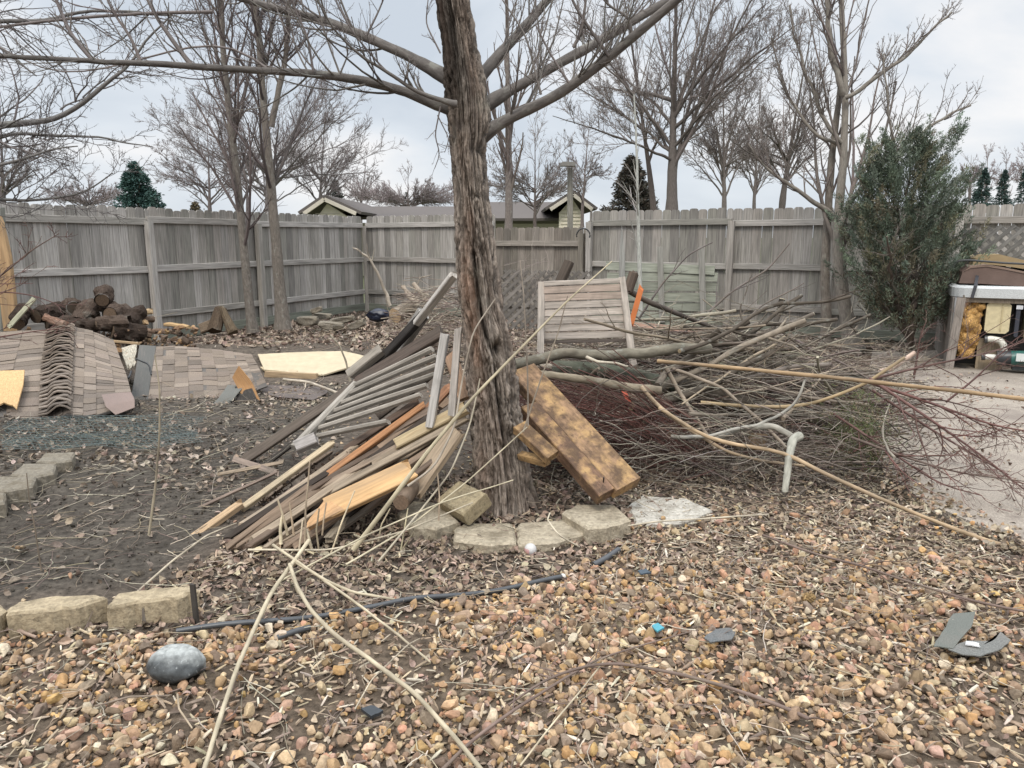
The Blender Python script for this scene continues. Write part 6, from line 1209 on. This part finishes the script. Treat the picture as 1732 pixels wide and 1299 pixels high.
for f, z in ((1.0, H1), (1.025, H1+.006), (1.03, H2-.022), (1.0, H2), (.86, H2), (.84, H2-.04)):
    q = ctr+(ol-ctr)*f; rows.append(T0*A([1, 1, 0])+q[:, :1]*EX+q[:, 1:]*EY+A([0, 0, z]))
V = np.concatenate(rows); i = np.arange(k); j = (i+1) % k; mb.add(V, [np.stack([a*k+i, a*k+j, (a+1)*k+j, (a+1)*k+i], -1) for a in range(5)], (.50, .515, .51), V); O('rim', mb, M['rim'], tg)
mb = MB(); q = T0*A([1, 1, 0]); mb.prism([(.2, .2), (Wt-.2, .2), (Wt-.2, Wt-.2), (.2, Wt-.2)], q+A([0, 0, H2-.05]), EX, EY, .02, (.03, .03, .035)); O('basin_cover', mb, M['dark'], tg)
# equipment bay behind the missing panel
P = tp(1645, 556, .10); mb = MB(); n_u, n_v = 26, 40; uu, vv = np.meshgrid(np.linspace(0, 1, n_u), np.linspace(0, 1, n_v), indexing='ij')
Pu = A([[tp(1624+(42-14*v)*u-6*v, 510+92*v, .06) for v in np.linspace(0, 1, n_v)] for u in np.linspace(0, 1, n_u)]); nz_ = (fbm(Pu*11, 3, 4)-.5)*.20-.04*np.sin(math.pi*uu)*np.sin(math.pi*vv); Pu = Pu+nz_[..., None]*EY
mb.grid(Pu, .03, (.56, .33, .12)); O('foam_insulation', mb, M['foam'], tg, smooth=True)
tank = tbox('tank', 1664, 512, 1712, 563, .03, .2, (.55, .47, .29), 'plastic', bev=.03)
tbox('tank_seam', 1693, 514, 1696, 560, .022, .02, (.46, .38, .22), 'plastic', tank)
tbox('control_box', 1714, 514, 1728, 570, .02, .15, (.035, .037, .05), 'plastic', bev=.01)
tbox('control_panel_trim', 1719, 517, 1731, 523, .006, .02, (.55, .56, .58), 'plastic')
tbox('second_tank', 1731, 512, 1790, 575, .05, .2, (.50, .44, .28), 'plastic', bev=.03)
tbox('base_panel', 1648, 574, 1700, 630, .12, .05, (.34, .27, .19), 'wood')
tbox('top_rail', 1628, 505, 1860, 511, .0, .03, (.16, .13, .10), 'wood')
def tpipe(nm, l, rp, col, off=.04, mat='plastic', n=26, par=tg):
    P = A([tp(*q, off) for q in l]); P, R = resample(P, np.full(len(l), rp*pm(P[0])), n); mb = MB(); mb.tube(P, R, 14, col); return O(nm, mb, M[mat], par, smooth=True)
el = tpipe('elbow_pipe', [(1668, 574), (1676, 573), (1692, 576), (1698, 584), (1698, 594)], 5.2, (.62, .60, .52)); tpipe('pipe_end', [(1665, 574), (1670, 574)], 6.4, (.06, .06, .06), .04, par=el)
ip = tpipe('inlet_pipe', [(1664, 603), (1690, 605)], 5.0, (.62, .60, .54), .02); tpipe('pipe_end', [(1660, 603), (1666, 603)], 6.2, (.06, .06, .06), .02, par=ip)
pm_ = tpipe('pump_head', [(1686, 605), (1709, 605)], 12, (.035, .037, .04), -.02); tpipe('pump_motor', [(1709, 606), (1790, 607)], 13, (.025, .10, .085), -.02)
tbox('motor_label', 1718, 600, 1760, 611, -.118, .004, (.6, .62, .6), 'plain'); tbox('motor_foot', 1712, 616, 1770, 626, -.04, .1, (.04, .045, .045), 'dark')
# folded cover on top
cg_ = G('tub_cover', 'folded tan and brown vinyl cover strapped on top of the tub', 'tub cover', tp(1650, 480, .3)); cg_['category'] = 'tub cover'
def cover(nm, prof, off, dep, col, mat='plain'):
    P = A([tp(x, y, off) for x, y in prof]); q = np.stack([(P-T0)@EX, P[:, 2]], -1); mb = MB(); mb.prism(q[::-1], T0+EY*off-A([0, 0, T0[2]]), EX, A([0, 0, 1.]), dep, col); return O(nm, mb, M[mat], cg_)
cover('lower_half', [(1622, 479), (1628, 460), (1640, 451), (1668, 449), (1700, 455), (1740, 463), (1860, 476), (1860, 500), (1720, 484), (1660, 480)], .15, 1.75, (.135, .092, .075))
cover('lower_top', [(1630, 459), (1642, 450.5), (1668, 447.5), (1700, 453), (1740, 461), (1860, 474), (1860, 477), (1740, 464), (1700, 456), (1668, 451), (1642, 453.5)], .14, 1.76, (.22, .155, .12))
cover('upper_half', [(1644, 449), (1650, 437), (1662, 431), (1690, 430), (1715, 436), (1760, 446), (1860, 462), (1860, 474), (1700, 450), (1668, 447)], .4, 1.4, (.30, .225, .125))
P = A([tp(x, y, .12) for x, y in ((1612, 452), (1616, 441), (1640, 440), (1700, 445), (1860, 452))]); P, R = resample(P, np.full(5, .011), 40); mb = MB(); mb.tube(P, R, 8, (.035, .035, .035)); O('lifter_bar', mb, M['dark'], cg_, smooth=True)
mb = MB(); pp = [tp(1653, 466, .13), tp(1650, 484, -.04), tp(1644, 504, -.06)]
for q0, q1 in zip(pp[:-1], pp[1:]): mb.board(q0, q1, .032, .005, -EY, (.03, .03, .035), segs=2)
O('strap', mb, M['dark'], cg_)
# ------------------------------------------------------------------ pale canes, stalks and thin branches in front
RNG = np.random.default_rng(500); PC = (.42, .36, .255); CG = 'pale cut canes in the foreground'
def cane(label, l, r0, r1, col=PC, z=None, k=30, group=CG, name='cane', side=0, nod=.12, cat='cane', wob=.004):
    """l: (px, py, height above ground)"""
    P = A([gp(x, y, h+float(gz(*gp(x, y)[:2]))) if len(q) == 3 else None for q in l for x, y, h in [q]]); R = np.linspace(r0, r1, len(l))*pm(P)*.85; P, R = resample(P, R, k); P[1:-1] += (fbm(P[1:-1]*9+RNG.random()*9, 2, 4)-.5)[:, None]*wob
    if nod: R = R*(1+nod*(np.arange(k) % 6 == 0))
    mb = MB(); mb.tube(P, R, 9, barked(P, 9, col, .35))
    if side: a = spawn(P[None], R[None], side, (.4, .9), .25, .5, .02, 6, .2, 1, .12, rmin=.0009); a[0][..., 2] = np.maximum(a[0][..., 2], gz(a[0][..., 0], a[0][..., 1])+.02); mb.tube(*a, 4, jit(col, len(a[0]), .1))
    return O(name, mb, M['twig'], label=label, cat=cat, group=group, smooth=True)
cane('pale cane curving down to the bottom edge left of centre', [(522, 915, .10), (492, 957, .10), (460, 1000, .08), (425, 1075, .07), (400, 1130, .06), (372, 1215, .05), (340, 1320, .04)], 4, 5, PC)
cane('pale cane bowing right then running to the bottom edge', [(490, 955, .11), (500, 985, .12), (520, 1025, .12), (560, 1070, .10), (620, 1110, .08), (700, 1170, .06), (765, 1240, .05), (830, 1320, .04)], 3.6, 5, PC)
cane('pale cane crossing from the stalk stump toward the hose', [(462, 922, .10), (520, 962, .10), (600, 1018, .08), (680, 1078, .05), (728, 1120, .03)], 3, 2.2, PC)
cane('short pale cane ending just above the long hose', [(498, 950, .10), (548, 980, .10), (600, 1003, .07), (668, 1014, .04)], 3.2, 2.6, PC)
def stem(label, l, r0, r1, col=PC, group=CG, name='cane', cat='cane', side=0, wob=.004):
    P, R = limb(l, (r0, r1), 30); P[1:-1] += (fbm(P[1:-1]*7+RNG.random()*9, 2, 4)-.5)[:, None]*wob; R = R*(1+.12*(np.arange(30) % 6 == 0)); mb = MB(); mb.tube(P, R, 8, barked(P, 8, col, .35))
    if side: a = spawn(P[None], R[None], side, (.3, .7), .3, .6, .05, 6, .3, 1, .08, rmin=.0009); mb.tube(*a, 4, jit(col, len(a[0]), .1))
    return O(name, mb, M['twig'], label=label, cat=cat, group=group, smooth=True)
stem('longest pale cane slanting up across the trunk and the headboard', [(598, 930, 3.30), (650, 862, 3.32), (718, 770, 3.36), (800, 672, 3.42), (880, 590, 3.5), (960, 508, 3.6), (1035, 442, 3.7)], 4.6, 1.0, (.44, .38, .26))
stem('thin arching cane from the fallen block up the left of the trunk', [(690, 822, 3.5), (735, 790, 3.52), (770, 720, 3.56), (778, 660, 3.6), (800, 560, 3.6), (838, 505, 3.62)], 2.2, 1, (.36, .31, .25))
stem('second thin arching cane close along the trunk', [(640, 950, 3.2), (690, 890, 3.3), (762, 800, 3.45), (795, 720, 3.55), (812, 640, 3.6)], 2, 1.1, (.42, .37, .28))
stem('thin straw coloured stem across the trunk foot', [(585, 955, 3.15), (680, 900, 3.3), (790, 815, 3.45), (892, 722, 3.55)], 1.8, 1, (.50, .44, .31))
stem('thin straw stem over the fallen block', [(470, 985, 3.0), (620, 905, 3.2), (745, 850, 3.35), (868, 812, 3.5)], 1.8, 1, (.50, .44, .31))
stem('thin vertical brown shoot right of the trunk', [(893, 720, 3.7), (892, 620, 3.7), (886, 500, 3.7), (880, 440, 3.7)], 1.5, .8, (.26, .22, .18))
stem('thin slanting shoot over the timber to the headboard', [(885, 730, 3.7), (915, 640, 3.7), (945, 560, 3.7), (960, 500, 3.7)], 1.5, .8, (.32, .27, .21))
stem('long nearly level straw before the edging blocks', [(420, 930, 3.35), (560, 930, 3.3), (680, 900, 3.35), (800, 850, 3.5)], 1.9, 1.2, (.46, .40, .30))
SGp = 'upright dry stalks before the lumber'
for i, (x0, y0, x1, y1, r_) in enumerate(((486, 905, 470, 845, 2.4), (497, 905, 490, 850, 2), (515, 930, 524, 780, 1.8), (540, 935, 540, 860, 1.8), (545, 905, 552, 850, 1.6), (560, 935, 600, 830, 1.6), (475, 920, 478, 870, 3), (640, 915, 660, 860, 1.4), (678, 930, 690, 860, 1.4), (575, 945, 640, 880, 1.6), (530, 940, 518, 895, 3), (505, 940, 512, 880, 2), (742, 880, 740, 800, 1.4), (660, 960, 700, 900, 1.6))):
    stem(('tall ' if y0-y1 > 80 else 'short ')+('upright' if abs(x1-x0) < 10 else 'leaning')+' dry stalk before the lumber '+('at the left of the stalks' if x0 < 510 else 'in the middle of the stalks' if x0 < 600 else 'right of the stalks'), [(x0, y0, 3.38), ((x0+x1)/2+RNG.normal(0, 2), (y0+y1)/2, 3.38), (x1, y1, 3.4)], r_, r_*.7, jit([(.50, .43, .29), (.38, .31, .21)], 1)[0], SGp, 'stalk', 'stalk')
stem('lone thin straw standing on the bare soil at the left', [(252, 905, 3.55), (262, 830, 3.55), (270, 740, 3.55), (270, 660, 3.55), (262, 600, 3.55)], 2.4, 1, (.33, .28, .20), None, 'stalk', 'stalk')
stem('thin curved stem leaning left of the slatted panel', [(592, 645, 5.2), (585, 610, 5.2), (575, 585, 5.2), (558, 566, 5.2)], 1.8, 1.2, (.42, .37, .28), None, 'stalk', 'stalk')
stem('thin brown twig standing in the soil near the far left blocks', [(70, 965, 3.2), (62, 910, 3.2), (50, 850, 3.2), (45, 800, 3.2)], 1.4, .8, (.2, .16, .12), None, 'stalk', 'stalk')
DK = (.16, .115, .095); DKG = 'dark branches lying on the gravel'
cane('dark branch lying across the gravel toward the lower right', [(860, 1192, .04), (920, 1150, .06), (990, 1125, .07), (1050, 1122, .07), (1140, 1138, .06), (1230, 1162, .05), (1310, 1190, .04), (1368, 1216, .03)], 2.2, 4.2, DK, group=DKG, name='branch', cat='branch', side=5, nod=.05)
cane('dark branch running from the bottom edge up to the middle of the gravel', [(740, 1310, .03), (800, 1250, .04), (870, 1200, .05), (950, 1150, .06), (1010, 1115, .05), (1090, 1090, .04), (1180, 1065, .03)], 4.2, 1.2, DK, group=DKG, name='branch', cat='branch', side=7, nod=.05)
cane('pale thin twig lying by the bottom edge right of the dark branch', [(880, 1295, .03), (930, 1230, .05), (985, 1165, .06), (1020, 1120, .05)], 2, 1.6, (.44, .37, .26), group=DKG, name='branch', cat='branch')
cane('long thin dark branch lying over the gravel toward the right edge', [(1290, 905, .05), (1370, 935, .06), (1450, 955, .06), (1540, 985, .05), (1640, 1015, .05), (1760, 1040, .04)], 2.2, 2.8, DK, group=DKG, name='branch', cat='branch', side=8, nod=.05)
cane('thin pale branch lying by the whitish slab', [(1050, 892, .05), (1110, 882, .06), (1180, 878, .05), (1300, 870, .05)], 1.8, 1.6, (.48, .42, .32), group=DKG, name='branch', cat='branch')
cane('thin curved twig left of the whitish slab', [(930, 868, .17), (925, 880, .16), (945, 905, .14), (980, 925, .05)], 1.6, 1.4, (.48, .42, .32), group=DKG, name='branch', cat='branch')
cane('small curled twig below the cobble', [(300, 1175, .03), (302, 1200, .04), (325, 1232, .03)], 2.2, 1.6, (.34, .27, .19), group=DKG, name='branch', cat='branch')
cane('brown twig lying under the cobble', [(160, 1195, .03), (220, 1178, .03), (290, 1176, .03)], 2, 2, (.22, .17, .13), group=DKG, name='branch', cat='branch')
cane('pale twig slanting on the bare patch beside the long cane', [(600, 1200, .02), (628, 1150, .04), (690, 1090, .05), (710, 1080, .05)], 1.6, 1.2, (.42, .36, .27), group=DKG, name='branch', cat='branch')
cane('brown root like branch at the lower left edge', [(-20, 1062, .02), (30, 1066, .03), (62, 1078, .02)], 4.2, 3.2, (.30, .22, .17), group=DKG, name='branch', cat='branch')
cane('pale stick lying from the soil to the lumber foot', [(228, 1005, .02), (290, 950, .04), (350, 905, .05), (400, 885, .05)], 2.4, 1.6, (.42, .36, .27), group=DKG, name='branch', cat='branch')
cane('pale knobbly branch lying beyond the lumber near the plywood', [(480, 642, .05), (520, 646, .06), (560, 660, .06), (590, 672, .05)], 3, 2.4, (.45, .39, .31), group=DKG, name='branch', cat='branch', side=3)
# chicken wire on the soil
RNG = np.random.default_rng(520); mb = MB(); nx_, ny_ = 52, 18; Pm = np.zeros((nx_, ny_, 3))
for i in range(nx_):
    for j in range(ny_):
        u, v = i/(nx_-1), j/(ny_-1); x = 5+330*u+(1-v)*12; y = 722+52*v-8*u; Pm[i, j] = gp(x, y, 0)
Pm[..., 2] = gz(Pm[..., 0], Pm[..., 1])+.02+.075*fbm(Pm*4, 3, 3)
Pm[..., :2] += (fbm(Pm*3, 2, 8)-.5)[..., None]*.12
zz = np.where((np.arange(nx_)[:, None]+np.arange(ny_)[None]) % 2 == 0, .012, -.012); Pm[..., 0] += zz
teal = np.clip((fbm(Pm*1.3+4, 2, 2)-.42)*6, 0, 1)
for j in range(ny_): mb.tube(Pm[:, j][None], np.full((1, nx_), .0017), 3, A([.10, .10, .088])*(1-teal[:, j].mean())+A([.08, .115, .108])*teal[:, j].mean(), cap=False)
for i in range(0, nx_, 1): mb.tube(Pm[i][None], np.full((1, ny_), .0014), 3, A([.14, .145, .13])*(1-teal[i].mean())+A([.075, .12, .112])*teal[i].mean(), cap=False)
O('wire_mesh', mb, M['wire'], label='crumpled teal wire mesh flattened on the soil before the roof sections', cat='wire mesh')
